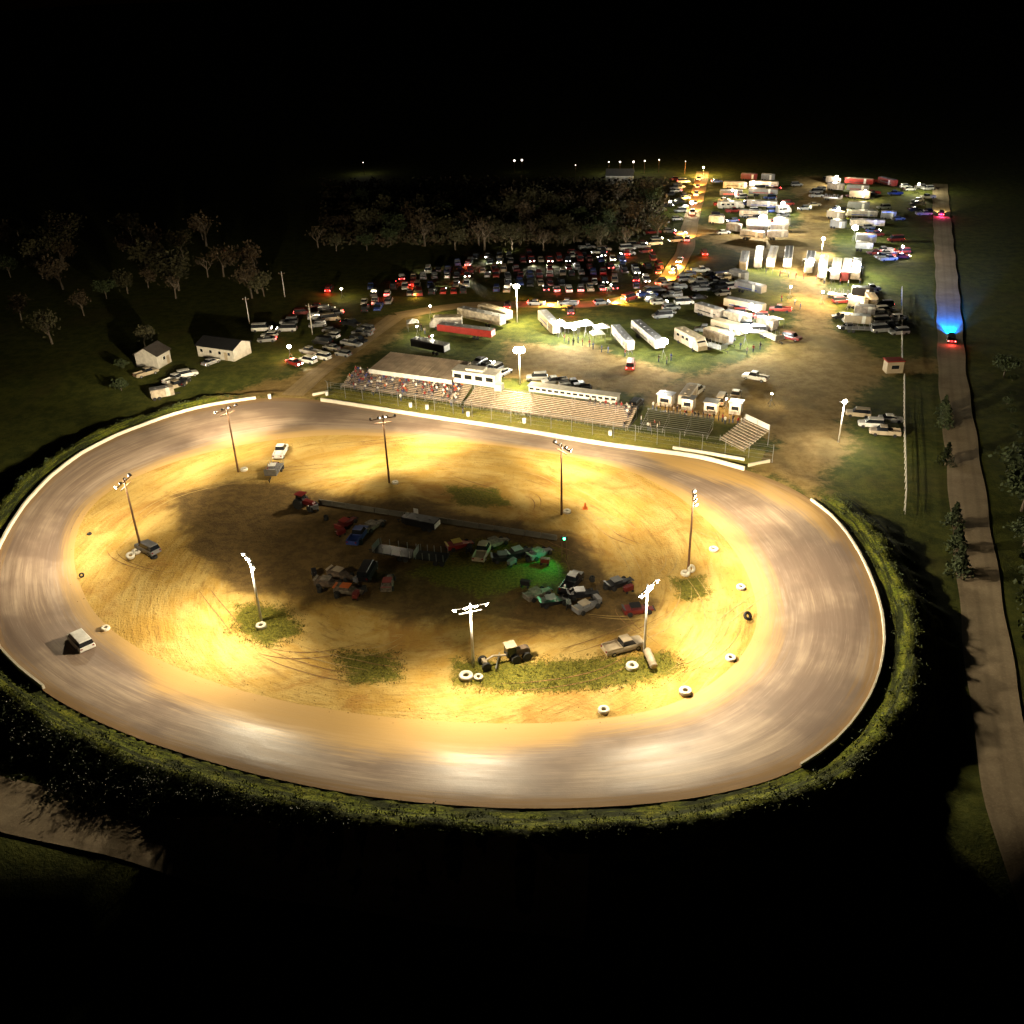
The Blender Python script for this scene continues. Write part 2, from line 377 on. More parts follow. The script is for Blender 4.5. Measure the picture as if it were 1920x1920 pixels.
_th = np.arctan2(Y-CEN.y, X-CEN.x); _d = np.hypot(X-CEN.x, Y-CEN.y) - rad(_th, R_OUT); attr(me, "arc", np.stack([np.cos(_th)*9, np.sin(_th)*9, _d*1.5], -1), "FLOAT_VECTOR"); attr(me, "bank", (sst(_d, -1, 0)*sst(-_d, -9, -6)*sst(rad(_th, Z_OUT), .5, .9)).ravel())
tag(put("ground", me), "dark grass and dirt ground around the race track", None, None, "structure")

def polar(name, rfun0, rfun1, nr, material, zoff, extra):
    ths = np.append(TH_A, math.pi); tt = np.linspace(0, 1, nr)
    T, A = np.meshgrid(tt, ths)
    r0 = rfun0(A); r1 = rfun1(A); R = r0 + (r1 - r0)*T
    X = CEN.x + R*np.cos(A); Y = CEN.y + R*np.sin(A); Z = hgt(X, Y) + zoff
    ii = np.arange(A.size).reshape(A.shape)
    fc = np.stack([ii[:-1, :-1], ii[:-1, 1:], ii[1:, 1:], ii[1:, :-1]], -1).reshape(-1, 4)
    me = grid_mesh(name, np.stack([X, Y, Z], -1).reshape(-1, 3), fc, material)
    extra(me, A, T, R, X, Y); return put(name, me)
ROf = lambda a: rad(a, R_OUT); RIf = lambda a: rad(a, R_IN)
CLAY = poly_world([(230,1200),(500,1290),(900,1345),(1100,1345),(1080,1400),(850,1440),(650,1420),(450,1370),(280,1300)])
CLAY2 = poly_world([(1180,840),(1330,862),(1400,885),(1530,940),(1580,1010),(1560,1030),(1500,970),(1400,920),(1250,880)])
def ex_track(me, A, T, R, X, Y):
    attr(me, "st", np.stack([np.cos(A)*3.2, np.sin(A)*3.2, T*9.0], -1), 'FLOAT_VECTOR'); attr(me, "rt", T)
    attr(me, "clay", np.maximum(sst(sdist(CLAY, X, Y), -5, 5), .85*sst(sdist(CLAY2, X, Y), -4, 3)))
o = polar("race_track", lambda a: RIf(a) - .2, lambda a: ROf(a) + .25, 70, mat_track(), .03, ex_track)
tag(o, "oval dirt race track of packed grey brown clay", None, None, "structure")
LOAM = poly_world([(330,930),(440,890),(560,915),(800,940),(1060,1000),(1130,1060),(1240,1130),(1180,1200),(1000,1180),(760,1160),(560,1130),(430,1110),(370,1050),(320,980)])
GRS = [[(850,1235),(1000,1240),(1180,1230),(1250,1220),(1290,1250),(1230,1275),(1080,1300),(960,1300),(850,1285)], [(440,1130),(540,1140),(570,1185),(500,1215),(440,1180)],
       [(1255,1085),(1320,1080),(1335,1115),(1280,1130)], [(620,1220),(730,1225),(760,1275),(660,1285)], [(760,1075),(900,1010),(1060,1030),(1060,1090),(900,1120)], [(830,910),(930,915),(960,950),(860,950)]]
def ex_in(me, A, T, R, X, Y):
    attr(me, "st", np.stack([np.cos(A)*3.5, np.sin(A)*3.5, R*.22], -1), 'FLOAT_VECTOR')
    g = np.zeros(X.size)
    for pl in GRS: g = np.maximum(g, sst(sdist(poly_world(pl), X, Y), -3, 3))
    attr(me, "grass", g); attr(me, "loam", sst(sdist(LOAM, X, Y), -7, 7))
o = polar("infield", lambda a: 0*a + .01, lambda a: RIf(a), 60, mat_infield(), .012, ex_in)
tag(o, "yellow clay infield with dark centre and patches of grass", None, None, "structure")

def strip(name, pts, width, material, dz=.1, label=None, sub=2.5):
    """pts: world (x,y) centre line"""
    pts = [Vector(p[:2]) for p in pts]; line = []
    for a, b in zip(pts[:-1], pts[1:]):
        n = max(1, int((b-a).length/sub)); line += [a + (b-a)*(i/n) for i in range(n)]
    line.append(pts[-1]); 
    for _ in range(3): line = [line[0]] + [(line[i-1] + line[i]*2 + line[i+1])/4 for i in range(1, len(line)-1)] + [line[-1]]
    K = 9; co = []; rt = []
    for i, p in enumerate(line):
        d = (line[min(i+1, len(line)-1)] - line[max(i-1, 0)]).normalized(); nrm = Vector((-d.y, d.x))
        for j in range(K):
            q = p + nrm*(j/(K-1)-.5)*width*(1 + .05*math.sin(i*.7)); co.append((q.x, q.y, float(hgt(q.x, q.y)) + dz)); rt.append(j/(K-1))
    ii = np.arange(len(co)).reshape(len(line), K)
    fc = np.stack([ii[:-1, 1:], ii[:-1, :-1], ii[1:, :-1], ii[1:, 1:]], -1).reshape(-1, 4)
    me = grid_mesh(name, co, fc, material); attr(me, "rt", rt); return tag(put(name, me), label, None, None, "structure")
GRAV = mat_gravel("gravel_road_surface", (.30, .225, .14), (.40, .31, .2)); GRAVD = mat_gravel("dusty_lane_surface", (.26, .18, .08), (.36, .25, .12))
ROAD_R = [G(*p) for p in ((1762,345),(1765,400),(1773,500),(1780,600),(1785,700),(1805,860),(1822,1000),(1842,1150),(1862,1300),(1880,1400),(1910,1560))] + [Vector((50, 40, 0)), Vector((44, 5, 0))]
strip("road", ROAD_R, 5.8, GRAV, .12, "straight gravel road running past the right side of the track")
LANE = [G(*p) for p in ((745,592),(860,573),(970,571),(1080,573),(1160,566),(1215,548),(1255,520),(1285,470),(1292,430),(1302,390),(1312,350),(1318,322))]
strip("lane", LANE, 5.5, GRAVD, .1, "dirt exit lane curving round the car park and up past the pits")
strip("access_road", [G(*p) for p in ((548,742),(580,712),(640,668),(700,625),(745,592))], 5.0, GRAVD, .11, "dirt lane from the car park down to the track gate")
strip("farm_road", [G(*p) for p in ((-400,1430),(-160,1470),(-40,1495),(60,1522),(180,1552),(320,1585),(600,1640),(1100,1700))], 6.5, GRAV, .12, "pale gravel road beyond the bushes at the bottom left")

# ================================================================== TRACK WALLS
def wall_run(name, label, pix, h, th, material, nseg_len=3.0, z_of=None, group=None, top_r=True):
    """a low wall made of butted panels: each panel is a part"""
    pts = [G(*p) for p in pix]; line = []
    for a, b in zip(pts[:-1], pts[1:]):
        n = max(1, round((b-a).length/.75)); line += [a + (b-a)*(i/n) for i in range(n)]
    line.append(pts[-1])
    for _ in range(6): line = [line[0]] + [(line[i-1] + line[i]*2 + line[i+1])/4 for i in range(1, len(line)-1)] + [line[-1]]
    root = thing(name, label, "wall", line[0], 0, group)
    L = [0]; 
    for a, b in zip(line[:-1], line[1:]): L.append(L[-1] + (b-a).length)
    n = max(1, int(L[-1]/nseg_len)); k = 0
    def at(s):
        s = min(max(s, 0), L[-1]-1e-4); i = int(np.searchsorted(L, s, side='right')-1); i = min(i, len(line)-2)
        return line[i].lerp(line[i+1], (s-L[i])/(L[i+1]-L[i]))
    for k in range(n):
        a = at(L[-1]*k/n + .02); b = at(L[-1]*(k+1)/n - .02); d = (b-a); ang = math.atan2(d.y, d.x); c = (a+b)/2
        mb = MB(); jit = random.uniform(-.015, .015)
        sec = lambda x, z: [(x, -th/2, z-.25), (x, th/2, z-.25), (x, th*.38, z+h+jit), (x, -th*.38, z+h+jit)]
        Lh = Vector((d.x, d.y)).length/2
        mb.loft([sec(-Lh, a.z-c.z), sec(Lh, b.z-c.z)])
        mb.build("panel", material, root, loc=c - line[0], rz=ang)
    return root
wall_run("track_wall", "long cream concrete wall along the front straight below the grandstand",
  [(602,752),(700,767),(794,782),(925,801),(1000,813),(1137,836),(1277,854),(1320,861),(1396,882)], .75, .45, WALLW)
wall_run("track_wall", "short second cream wall behind the right end of the front straight wall", [(1261,842),(1320,851),(1396,864)], .6, .35, WALLW)
wall_run("track_wall", "stub of cream wall angled away from the right end of the front wall", [(1403,875),(1443,867)], .6, .35, WALLW)
wall_run("track_wall", "white stub of wall beside the left gate below the grandstand", [(586,742),(613,737)], .55, .35, WALLW)
wall_run("track_wall", "white concrete wall round the far left turn of the track",
  [(480,748),(430,755),(383,763),(330,777),(300,787),(220,817),(150,853),(93,897),(47,947),(17,993),(-5,1035),(-20,1080),(-26,1125),(-20,1175),(0,1218),(37,1256),(83,1292)], .6, .4, WALLW)
wall_run("track_wall", "thin white wall sweeping round the right turn of the track",
  [(1520,938),(1558,966),(1590,1003),(1617,1048),(1640,1100),(1654,1150),(1659,1200),(1652,1250),(1634,1302),(1600,1355),(1555,1402),(1500,1437)], .42, .32, WALLW)
# ================================================================== LIGHT POLES
def flood(mb_head, mb_lens, c, d, s=1.0):
    d = Vector(d).normalized(); c = Vector(c)
    mb_head.cyl(c - d*.35*s, c, .16*s, .42*s, 10); mb_lens.cyl(c + d*.005, c + d*.03, .38*s, .38*s, 10)
def light_pole(label, pix_base, h, wood, aims, power, heads=4, arm=2.3, color=(1, .84, .56), lens_s=.72, face=None, spread=150, tri=None):
    b = G(*pix_base) if not isinstance(pix_base, Vector) else pix_base
    root = thing("light_pole", label, "light pole", b, 0, "track light poles")
    mb = MB(); mb.cyl((0, 0, -.3), (0, 0, h+.4), .2, .13, 10); mb.build("pole", wood, root, True)
    av = Vector((sum(a[0] for a in aims), sum(a[1] for a in aims), 0)).normalized() if aims else Vector((0, -1, 0))
    side = Vector((-av.y, av.x, 0))
    mb = MB()
    ang = math.atan2(side.y, side.x)
    mb.box((0, 0, h-.15), (arm*2, .12, .14), ang); mb.box((0, 0, h-.95), (arm*1.3, .12, .12), ang)
    mb.build("crossarm", WOODP if wood is WOODP else GREYP, root)
    for i in range(heads):
        f = (i/(heads-1)-.5)*2 if heads > 1 else 0
        c = side*(f*arm*.92) + av*.3 + Vector((0, 0, h - .1))
        d = (av + side*f*.8 + Vector((0, 0, -.75)))
        hb, lb = MB(), MB(); flood(hb, lb, c, d, lens_s)
        ho = hb.build("floodlight", DARK if wood is WOODP else GREYP, root); lb.build("lens", LENS, ho)
    for i, a in enumerate(aims):
        light('POINT', root, av*.5 + side*(i-(len(aims)-1)/2)*1.6 + Vector((0, 0, h-.2)), power*a[3]*(SPILL if wood is WHITE else .09), color, name="floodlight_spill") if i == 1 else None
        light('SPOT', root, av*.7 + side*(i-(len(aims)-1)/2)*1.2 + Vector((0, 0, h-.35)), power*a[3], color, (a[0], a[1], a[2]-h), spread, 1.0, .3, "floodlight_beam")
    return root
def out_aims(pix, dist, fan=(-.9, 0, .9), h=0, k=1.0, bias=0.0):
    b = G(*pix); a0 = math.atan2(b.y - CEN.y, b.x - CEN.x) + bias
    return [(math.cos(a0+f)*dist, math.sin(a0+f)*dist, 0, k) for f in fan]
W_ST = P(880, 765)
POLES = [
 ("brown wooden light pole leaning furthest left in the infield with a car at its foot", (265,1030), 12.3, WOODP, 1, 32),
 ("brown wooden light pole on the far side left of the white truck", (447,885), 12.6, WOODP, 1.1, 34),
 ("brown wooden light pole on the far side between the truck and the middle pole", (730,905), 12.6, WOODP, 1.4, 34),
 ("tall brown light pole at the middle far side, white tyre at its foot", (1053,965), 12.6, WOODP, 1.4, 38),
 ("brown light pole at the right turn with a bright lamp and grass at its foot", (1290,1072), 12.6, WOODP, 1.3, 32),
 ("pale light pole with blazing lamps on the near left of the infield", (490,1165), 10.2, WHITE, 1, 26),
 ("thick white light pole in the near middle of the infield beside the grader", (888,1250), 9.6, WHITE, .75, 24),
 ("pale light pole on the near right beside the parked pickup", (1208,1222), 10.2, WHITE, .95, 28),
]
for lab, px, h, wood, k, dist in POLES:
    lp = light_pole(lab, px, h, wood, out_aims(px, dist + 11, k=k), FLOOD/3)
    if wood is WOODP and px[0] > 300:      # added spots without heads, brightening the stands, left approach and gate
        a0 = math.atan2(lp.location.y - CEN.y, lp.location.x - CEN.x); t = (P(440, 728) if px[0] < 500 else W_ST if px[0] < 900 else P(1090, 790) if px[0] < 1200 else P(1470, 850)) - lp.location
        light('SPOT', lp, t.normalized()*1.0 + Vector((0, 0, h)), FLOOD*1.9, (1, .82, .5), Vector((t.x, t.y, 2-h)), 75, 1.0, .3, "floodlight_beam")
# two taller lamps behind the grandstand, one by the exit lane, one at the right gate
def yard_pole(label, top_pix, base_pix, h, power, color, n=3, material=OFFW, r=.16, size=.42):
    b = G(*base_pix); root = thing("lamp_post", label, "lamp post", b, 0, "lamp posts beyond the track")
    mb = MB(); mb.cyl((0, 0, -.3), (0, 0, h), r, r*.7, 8); mb.build("pole", material, root, True)
    mb = MB(); mb.box((0, 0, h), (1.8, .1, .1)); mb.build("crossarm", material, root)
    for i in range(n):
        x = (i-(n-1)/2)*.55
        hb, lb = MB(), MB(); hb.cyl((x, .25, h+.25), (x, -.05, h+.1), .18, size, 10); lb.sphere((x, -.12, h+.08), size*.92, 10, 0, (1, .5, 1))
        ho = hb.build("floodlight", DARK, root); lb.build("lens", LENS, ho)
    light('SPOT', root, (0, -.8, h-.5), power, color, (0, -.25, -1), 165, 1.0, .4, "floodlight_beam")
    return root
yard_pole("blazing lamp on a tall post right behind the grandstand press box", None, (975,722), 8.0, 26000, (1, .82, .48), 3, size=.85)
yard_pole("bright lamp on a tall post beside the exit lane above the long white trailers", None, (970,605), 9.5, 30000, (1, .84, .5), 2, size=.6)
yard_pole("single white lamp on a leaning pale post near the right gate", None, (1572,829), 8.2, 7000, (1, .93, .85), 1, size=.5)
yard_pole("white globe lamp at the crossing between the top two blocks of trailers", None, (1540,478), 5.0, 16000, (1, .9, .7), 1, size=.6)
def plain_pole(label, base, h, r=.14):
    root = thing("utility_pole", label, "utility pole", G(*base), 0, "utility poles left of the car park")
    mb = MB(); mb.cyl((0, 0, -.3), (0, 0, h), r, r*.7, 8); mb.build("pole", OFFW, root, True)
    mb = MB(); mb.box((0, 0, h-.6), (1.7, .1, .12)); mb.build("crossarm", WOODP, root)
    for x in (-.7, 0, .7): mb = MB(); mb.cyl((x, 0, h-.54), (x, 0, h-.35), .05, .05, 6); mb.build("insulator", WHITE, root)
    return root
plain_pole("pale utility pole behind the long shed at the left", (468,607), 7.2)
plain_pole("pale utility pole furthest up the dark field", (534,556), 7.2)
plain_pole("pale utility pole among the parked cars left of the lane", (586,627), 8.0)

# ================================================================== GRANDSTANDS
WA = P(602, 752, .35); WB = P(1277, 854, .35); UV = (WB - WA).normalized(); NV = Vector((-UV.y, UV.x, 0)); AZ = math.atan2(UV.y, UV.x)
def loc_uv(p): q = Vector((p.x, p.y, 0)) - Vector((WA.x, WA.y, 0)); return q.dot(UV), q.dot(NV)
def W(u, v, z=0): return Vector((WA.x, WA.y, 0)) + UV*u + NV*v + Vector((0, 0, z))
def bleacher(label, u0, u1, v0, rows, rise=.2, run=.52, z0=.7, bench=None, group="grandstand seating", skew=0.0):
    BB, RR = (bench, bench) if bench else (BENCH, RISER)
    """every bench board and every foot board is a part"""
    root = thing("bleacher", label, "bleacher", W((u0+u1)/2, v0), AZ, group); Lu = (u1-u0)
    for r in range(rows):
        y = r*run; z = z0 + r*rise; nb = 3 if Lu > 20 else 1
        for k in range(nb):
            xc = -Lu/2 + Lu*(k+.5)/nb + skew*r; ln = Lu/nb - .12
            mb = MB(); mb.box((xc, y+.2, z+.3), (ln, .26, .05)); mb.build("bench_board", BB, root)
            mb = MB(); mb.box((xc, y-.08, z), (ln, .28, .04)); mb.build("foot_board", RR, root)
        mb = MB(); mb.box((skew*r, y+.36, z+.1), (Lu, .04, rise+.02)); mb.build("riser_board", RR, root)
    nfr = max(2, int(Lu/4))
    for i in range(nfr+1):
        x = -Lu/2 + .1 + (Lu-.2)*i/nfr; mb = MB()
        mb.box((x+skew*rows/2, rows*run/2, z0/2 - .05), (.08, rows*run, .08)); mb.cyl((x+skew*rows, rows*run, 0), (x+skew*rows, rows*run, z0+rows*rise+.5), .04, .04, 6)
        mb.cyl((x, 0, 0), (x, 0, z0+.3), .04, .04, 6); mb.cyl((x, 0, z0-.05), (x+skew*rows, rows*run, z0+rows*rise-.05), .05, .05, 6)
        mb.build("support_frame", STEEL, root)
    mb = MB(); zt = z0+rows*rise
    for zz in (.25, .5): mb.cyl((-Lu/2+skew*rows, rows*run, zt+zz), (Lu/2+skew*rows, rows*run, zt+zz), .03, .03, 6)
    mb.cyl((-Lu/2, -.25, z0+.8), (Lu/2, -.25, z0+.8), .03, .03, 6); mb.build("railing", STEEL, root)
    return root
uA0, vA0 = loc_uv(P(640, 728, 0)); uA1, _ = loc_uv(P(862, 762, 0)); uB1, vB1 = loc_uv(P(1180, 803, 0))
uB0 = uA1 + .8
SEATS = []      # (u, v, z) of every seat place, for the spectators
def seat_rows(u0, u1, v0, rows, rise=.2, run=.52, z0=.7): return [(u0, u1, v0+r*run+.2, z0+r*rise+.33) for r in range(rows)]
bleacher("crowded wooden bleacher below the tan roof of the grandstand", uA0, uA1, vA0, 11, .155, .55, .45)
SA = seat_rows(uA0, uA1, vA0, 11, .155, .55, .45)
bleacher("empty pale bleacher in the middle right of the grandstand", uB0, uB1, vA0 - .2, 11, .155, .55, .45)
SB = seat_rows(uB0, uB1, vA0 - .2, 11, .155, .55, .45)
print("UV", uA0, uA1, uB1, vA0, vB1)
# roofed part
def zat(px, py, u=None, v=None):
    for z in np.arange(0, 14, .05):
        q = P(px, py, z); uu, vv = loc_uv(q)
        if v is not None and vv <= v: return z, uu
    return 14, 0
vR0 = vA0 + 3.6
zR, uR0 = zat(693, 692, v=vR0); _, uR1 = zat(848, 712, v=vR0)
_, vRb = loc_uv(P(706, 657, zR+.7))
print("roof", zR, uR0, uR1, vR0, vRb)
root = thing("grandstand_roof", "long tan metal roof with a white front edge over the left bleacher", "roof shelter", W((uR0+uR1)/2, vR0), AZ)
Lr = uR1 - uR0; dep = vRb - vR0
nsh = 14
for i in range(nsh):                                  # roofing sheets, one part each
    x = -Lr/2 + Lr*(i+.5)/nsh; mb = MB()
    sec = lambda xx: [(xx, -.3, zR), (xx, dep, zR+.7), (xx, dep, zR+.78), (xx, -.3, zR+.08)]
    mb.loft([sec(x-Lr/nsh/2+.015), sec(x+Lr/nsh/2-.015)]); 
    for k in (-.5, 0, .45):
        mb.loft([[(x+k*Lr/nsh*.9+dx, -.28, zR+.08), (x+k*Lr/nsh*.9+dx, dep, zR+.78), (x+k*Lr/nsh*.9+dx, dep, zR+.83), (x+k*Lr/nsh*.9+dx, -.28, zR+.13)] for dx in (0, .06)])
    mb.build("roof_sheet", ROOFT, root)
for i in range(10):
    mb = MB(); mb.box((-Lr/2 + Lr*(i+.5)/10, -.36, zR-.32), (Lr/10-.03, .08, .95)); mb.build("fascia_board", WHITE, root)
for i in range(8):
    mb = MB(); x = -Lr/2 + .2 + (Lr-.4)*i/7
    mb.cyl((x, 0, 0), (x, 0, zR), .07, .07, 8); mb.cyl((x, dep-.2, 0), (x, dep-.2, zR+.68), .07, .07, 8); mb.build("post", STEEL, root)
for i in range(10):
    mb = MB(); mb.box((-Lr/2 + Lr*(i+.5)/10, dep-.1, zR/2+.3), (Lr/10-.02, .05, zR-.2)); mb.build("back_wall_panel", TANP, root)
# announcer tower
def suite(name, label, cat, pl, pr, v, depth, hh, wins, zb=None, roof=OFFW):
    z, u0 = zat(*pl, v=v); _, u1 = zat(*pr, v=v); Lw = u1-u0
    root = thing(name, label, cat, W((u0+u1)/2, v), AZ)
    mb = MB(); mb.box((0, depth/2, z-hh/2), (Lw, depth, hh)); mb.build("wall", WHITE, root)
    mb = MB(); mb.box((0, depth/2-.1, z+.06), (Lw+.4, depth+.5, .12)); mb.build("roof", roof, root)
    for i in range(wins):
        x = -Lw/2 + Lw*(i+.5)/wins
        mb = MB(); mb.box((x, -.02, z-hh*.42), (Lw/wins*.8, .06, hh*.42)); f = mb.build("window", WHITE, root)
        mb = MB(); mb.box((x, -.06, z-hh*.42), (Lw/wins*.68, .04, hh*.34)); mb.build("pane", GLASS, f)
    mb = MB()
    for x in (-Lw/2+.2, 0, Lw/2-.2):
        for y in (.2, depth-.2): mb.box((x, y, (z-hh)/2), (.2, .2, z-hh))
    mb.build("posts", STEEL, root)
    return root, z, u0, u1
tw, zt, ut0, ut1 = suite("announcer_booth", "white two window announcer booth at the right end of the tan roof", "booth", (848,694), (927,704), vA0+4.8, 3.4, 2.7, 4)
mb = MB(); mb.box((0, 1.6, zt+.35), (4, 2.2, .5)); mb.build("rooftop_unit", OFFW, tw)
mb = MB(); mb.box((5.6, .6, zt-2.6), (1.6, 1.6, 1.4)); mb.build("stair_landing", OFFW, tw)
pb, zp, up0, up1 = suite("press_box", "long low white press box along the top of the empty bleacher", "press box", (991,723), (1156,748), vA0+6.4, 2.0, 1.35, 14)
print("booth", zt, ut0, ut1, "press", zp, up0, up1)
# dark shaded bleachers to the right and small angled stand
uC0, _ = loc_uv(P(1195, 800, 0)); uC1, _ = loc_uv(P(1350, 815, 0))
bleacher("dark unlit bleacher right of the empty pale one", uB1+2.2, uB1+15.5, vA0+.6, 9, .16, .55, bench=mat("shade_toned_board", (.05, .05, .028), .8))  # the shade on this stand is put into its board colour
def small_stand(label, pix, ang, Lw, rows, rise=.25, run=.6):
    b = G(*pix); root = thing("bleacher", label, "bleacher", b, ang, "grandstand seating")
    for r in range(rows):
        mb = MB(); mb.box((0, r*run+.2, .5+r*rise+.3), (Lw, .28, .05)); mb.build("bench_board", BENCH, root)
        mb = MB(); mb.box((0, r*run-.1, .5+r*rise), (Lw, .3, .04)); mb.build("foot_board", BENCH, root)
        mb = MB(); mb.box((0, r*run+.36, .5+r*rise+.13), (Lw, .04, rise)); mb.build("riser_board", BENCH, root)
    for i in range(2):
        mb = MB(); mb.box((-Lw/4 + i*Lw/2, rows*run+.1, .5+rows*rise+.55), (Lw/2-.1, .08, 1.1)); mb.build("back_panel", WHITE, root)
    mb = MB()
    for x in (-Lw/2, 0, Lw/2):
        mb.cyl((x, 0, 0), (x, 0, 1.2), .05, .05, 6); mb.cyl((x, rows*run, 0), (x, rows*run, 1.5+rows*rise), .05, .05, 6)
    mb.build("frame", STEEL, root); return root
small_stand("small angled bleacher with a white back at the right end of the grandstand", (1372,838), AZ-.62, 6.5, 10)

# catch fence along the front of the stands
root = thing("catch_fence", "thin tall catch fence of posts and cables along the front straight", "fence", W(0, 3.0), AZ)
Lf = (WB-WA).length + 16; nf = 22
for i in range(nf+1):
    mb = MB(); mb.cyl((Lf*i/nf, 0, 0), (Lf*i/nf, 0, 3.6), .05, .05, 6); mb.cyl((Lf*i/nf, 0, 3.6), (Lf*i/nf, -.6, 4.1), .04, .04, 6); mb.build("post", STEEL, root)
for z in (.8, 1.6, 2.4, 3.2, 3.6):
    mb = MB(); mb.cyl((0, 0, z), (Lf, 0, z), .012, .012, 4); mb.build("cable", STEEL, root)
# yard fence below the stands
root = thing("stand_fence", "low mesh fence at the foot of the bleachers", "fence", W(0, vA0-1.1), AZ)
for i in range(30):
    mb = MB(); mb.cyl((uA0-2+i*2.6, 0, 0), (uA0-2+i*2.6, 0, 1.5), .03, .03, 5); mb.build("post", STEEL, root)
for z in (.5, 1.0, 1.45):
    mb = MB(); mb.cyl((uA0-2, 0, z), (uA0-2+29*2.6, 0, z), .018, .018, 4); mb.build("rail", STEEL, root)
ORD = ["first", "second", "third", "fourth", "fifth", "sixth", "seventh", "eighth", "ninth", "tenth", "eleventh", "twelfth", "thirteenth", "fourteenth", "fifteenth", "sixteenth", "seventeenth", "eighteenth", "nineteenth", "twentieth"]
def nth(i):
    if i < 20: return ORD[i]
    t = ["twenty", "thirty", "forty", "fifty"][(i+1)//10-2]; r = (i+1) % 10
    return {"twenty": "twentieth", "thirty": "thirtieth", "forty": "fortieth", "fifty": "fiftieth"}[t] if r == 0 else t + " " + ORD[r-1]
uu = np.linspace(-1.5, (WB-WA).length + 14, 120); vv = np.linspace(.45, vA0 - 1.0, 14); UU, VV = np.meshgrid(uu, vv)
X = WA.x + UV.x*UU + NV.x*VV; Y = WA.y + UV.y*UU + NV.y*VV; Z = hgt(X, Y) + .035
ii = np.arange(X.size).reshape(X.shape); fc = np.stack([ii[:-1, :-1], ii[:-1, 1:], ii[1:, 1:], ii[1:, :-1]], -1).reshape(-1, 4)
Mv, nv, bv = nodes("mown_verge"); q = NB(nv); geo = nv.nodes.new("ShaderNodeNewGeometry").outputs["Position"]
a1 = q.noise(geo, .35, 6, .7); a2 = q.noise(geo, 2.5, 4, .7)
nv.links.new(q.mix(q.rng(a2, .45, .75, 0, .5), q.mix(q.rng(a1, .35, .65), (.17, .17, .018), (.27, .23, .035)), (.33, .25, .08)), bv.inputs["Base Color"]); bv.inputs["Roughness"].default_value = .95
tag(put("verge", grid_mesh("verge", np.stack([X, Y, Z], -1).reshape(-1, 3), fc, Mv)), "mown grass verge between the cream wall and the stands", None, None, "structure")
# white barrels on the grass verge
me = None
for i, (x, y) in enumerate([(613,741),(770,763),(801,767),(878,780),(983,793),(1144,816),(506,747)]):
    if me is None:
        mb = MB(); mb.cyl((0, 0, 0), (0, 0, .95), .36, .36, 14); mb.cyl((0, 0, .3), (0, 0, .36), .385, .385, 14); mb.cyl((0, 0, .62), (0, 0, .68), .385, .385, 14); me = mb.mesh("barrel", [WHITE])
    tag(put("barrel", me, None, G(x, y)), ("white barrel standing alone by the left gate wall" if i == 0 else "white barrel at the end of the left turn wall" if i == 6 else f"white barrel on the grass verge below the stands, {nth(i-1)} of five from the left"), "barrel", "white barrels on the grass verge")

# ================================================================== SPECTATORS
def person_mesh(name, shirt, pose, hair=HAIR, legs=DENIM):
    mb = MB()
    def sec(x, z, rx, ry, n=6, y=0): return [(x + rx*math.cos(2*math.pi*i/n), y + ry*math.sin(2*math.pi*i/n), z) for i in range(n)]
    if pose == 'stand':
        hip, sh = .9, 1.42
        for s in (-1, 1): mb.loft([sec(s*.09, .0, .05, .11, y=.03), sec(s*.09, .08, .05, .07), sec(s*.1, .5, .06, .065), sec(s*.09, hip, .09, .1)], 1)
        a1 = [((s*.2, 0, sh-.03), (s*.25, .03, 1.12), (s*.22, .12, .86)) for s in (-1, 1)]
    else:
        hip, sh = .12, .64
        for s in (-1, 1):
            mb.cyl((s*.1, -.02, .1), (s*.13, -.45, .12), .085, .065, 6, 1); mb.cyl((s*.13, -.43, .14), (s*.13, -.47, -.32), .06, .045, 6, 1); mb.box((s*.13, -.52, -.34), (.09, .22, .07), 0, 1)
        a1 = [((s*.2, 0, sh-.03), (s*.24, -.08, .36), (s*.14, -.32, .24)) for s in (-1, 1)]
    mb.loft([sec(0, hip-.05, .16, .11), sec(0, hip+.2, .15, .1), sec(0, sh-.12, .2, .115), sec(0, sh, .17, .09), sec(0, sh+.05, .06, .055), sec(0, sh+.12, .055, .055)], 0)
    for a, b, c in a1: mb.cyl(a, b, .055, .045, 6, 0); mb.cyl(b, c, .042, .032, 6, 2); mb.sphere(c, .045, 6, 2)
    hz = sh + .23; mb.sphere((0, 0, hz), .115, 8, 2, (.85, .95, 1.12)); mb.sphere((0, .02, hz+.035), .12, 8, 3, (.9, .95, 1.0)); mb.box((0, -.115, hz-.01), (.025, .03, .04), 0, 2)
    return mb.mesh(name, [shirt, legs, SKIN, hair], True)
SHIRTS = [("red", REDP), ("white", WHITE), ("dark blue", BLUEP), ("black", BLACKP), ("grey", GREYP), ("tan", TANP), ("orange", ORNG), ("green", GREENP)]
PM = {(c, p): person_mesh("person", m_, p) for c, m_ in SHIRTS for p in ('sit', 'stand')}
used = set()
def put_person(c, p, loc, rz, label, group):
    o = put("person", PM[(c, p)], None, loc, rz); o.scale = (1.05,)*3
    tag(o, label, "person", group); return o
for r, (u0, u1, v, z) in enumerate(SA):
    slots = sorted(random.sample(range(int((u1-u0-1)/.62)), (6, 8, 9, 12, 13, 14, 15, 16, 17, 17, 16)[r]))
    for k, s in enumerate(slots):
        u = u0 + .6 + s*.62; c = random.choice(["red", "red", "white", "white", "orange", "tan", "black", "grey", "dark blue"]); 
        put_person(c, 'sit', W(u, v-.02, z+.03), AZ + random.uniform(-.2, .2), f"spectator in {c} shirt, {nth(k)} from left, {nth(r)} row up of the crowded bleacher", "spectators seated in the grandstand")
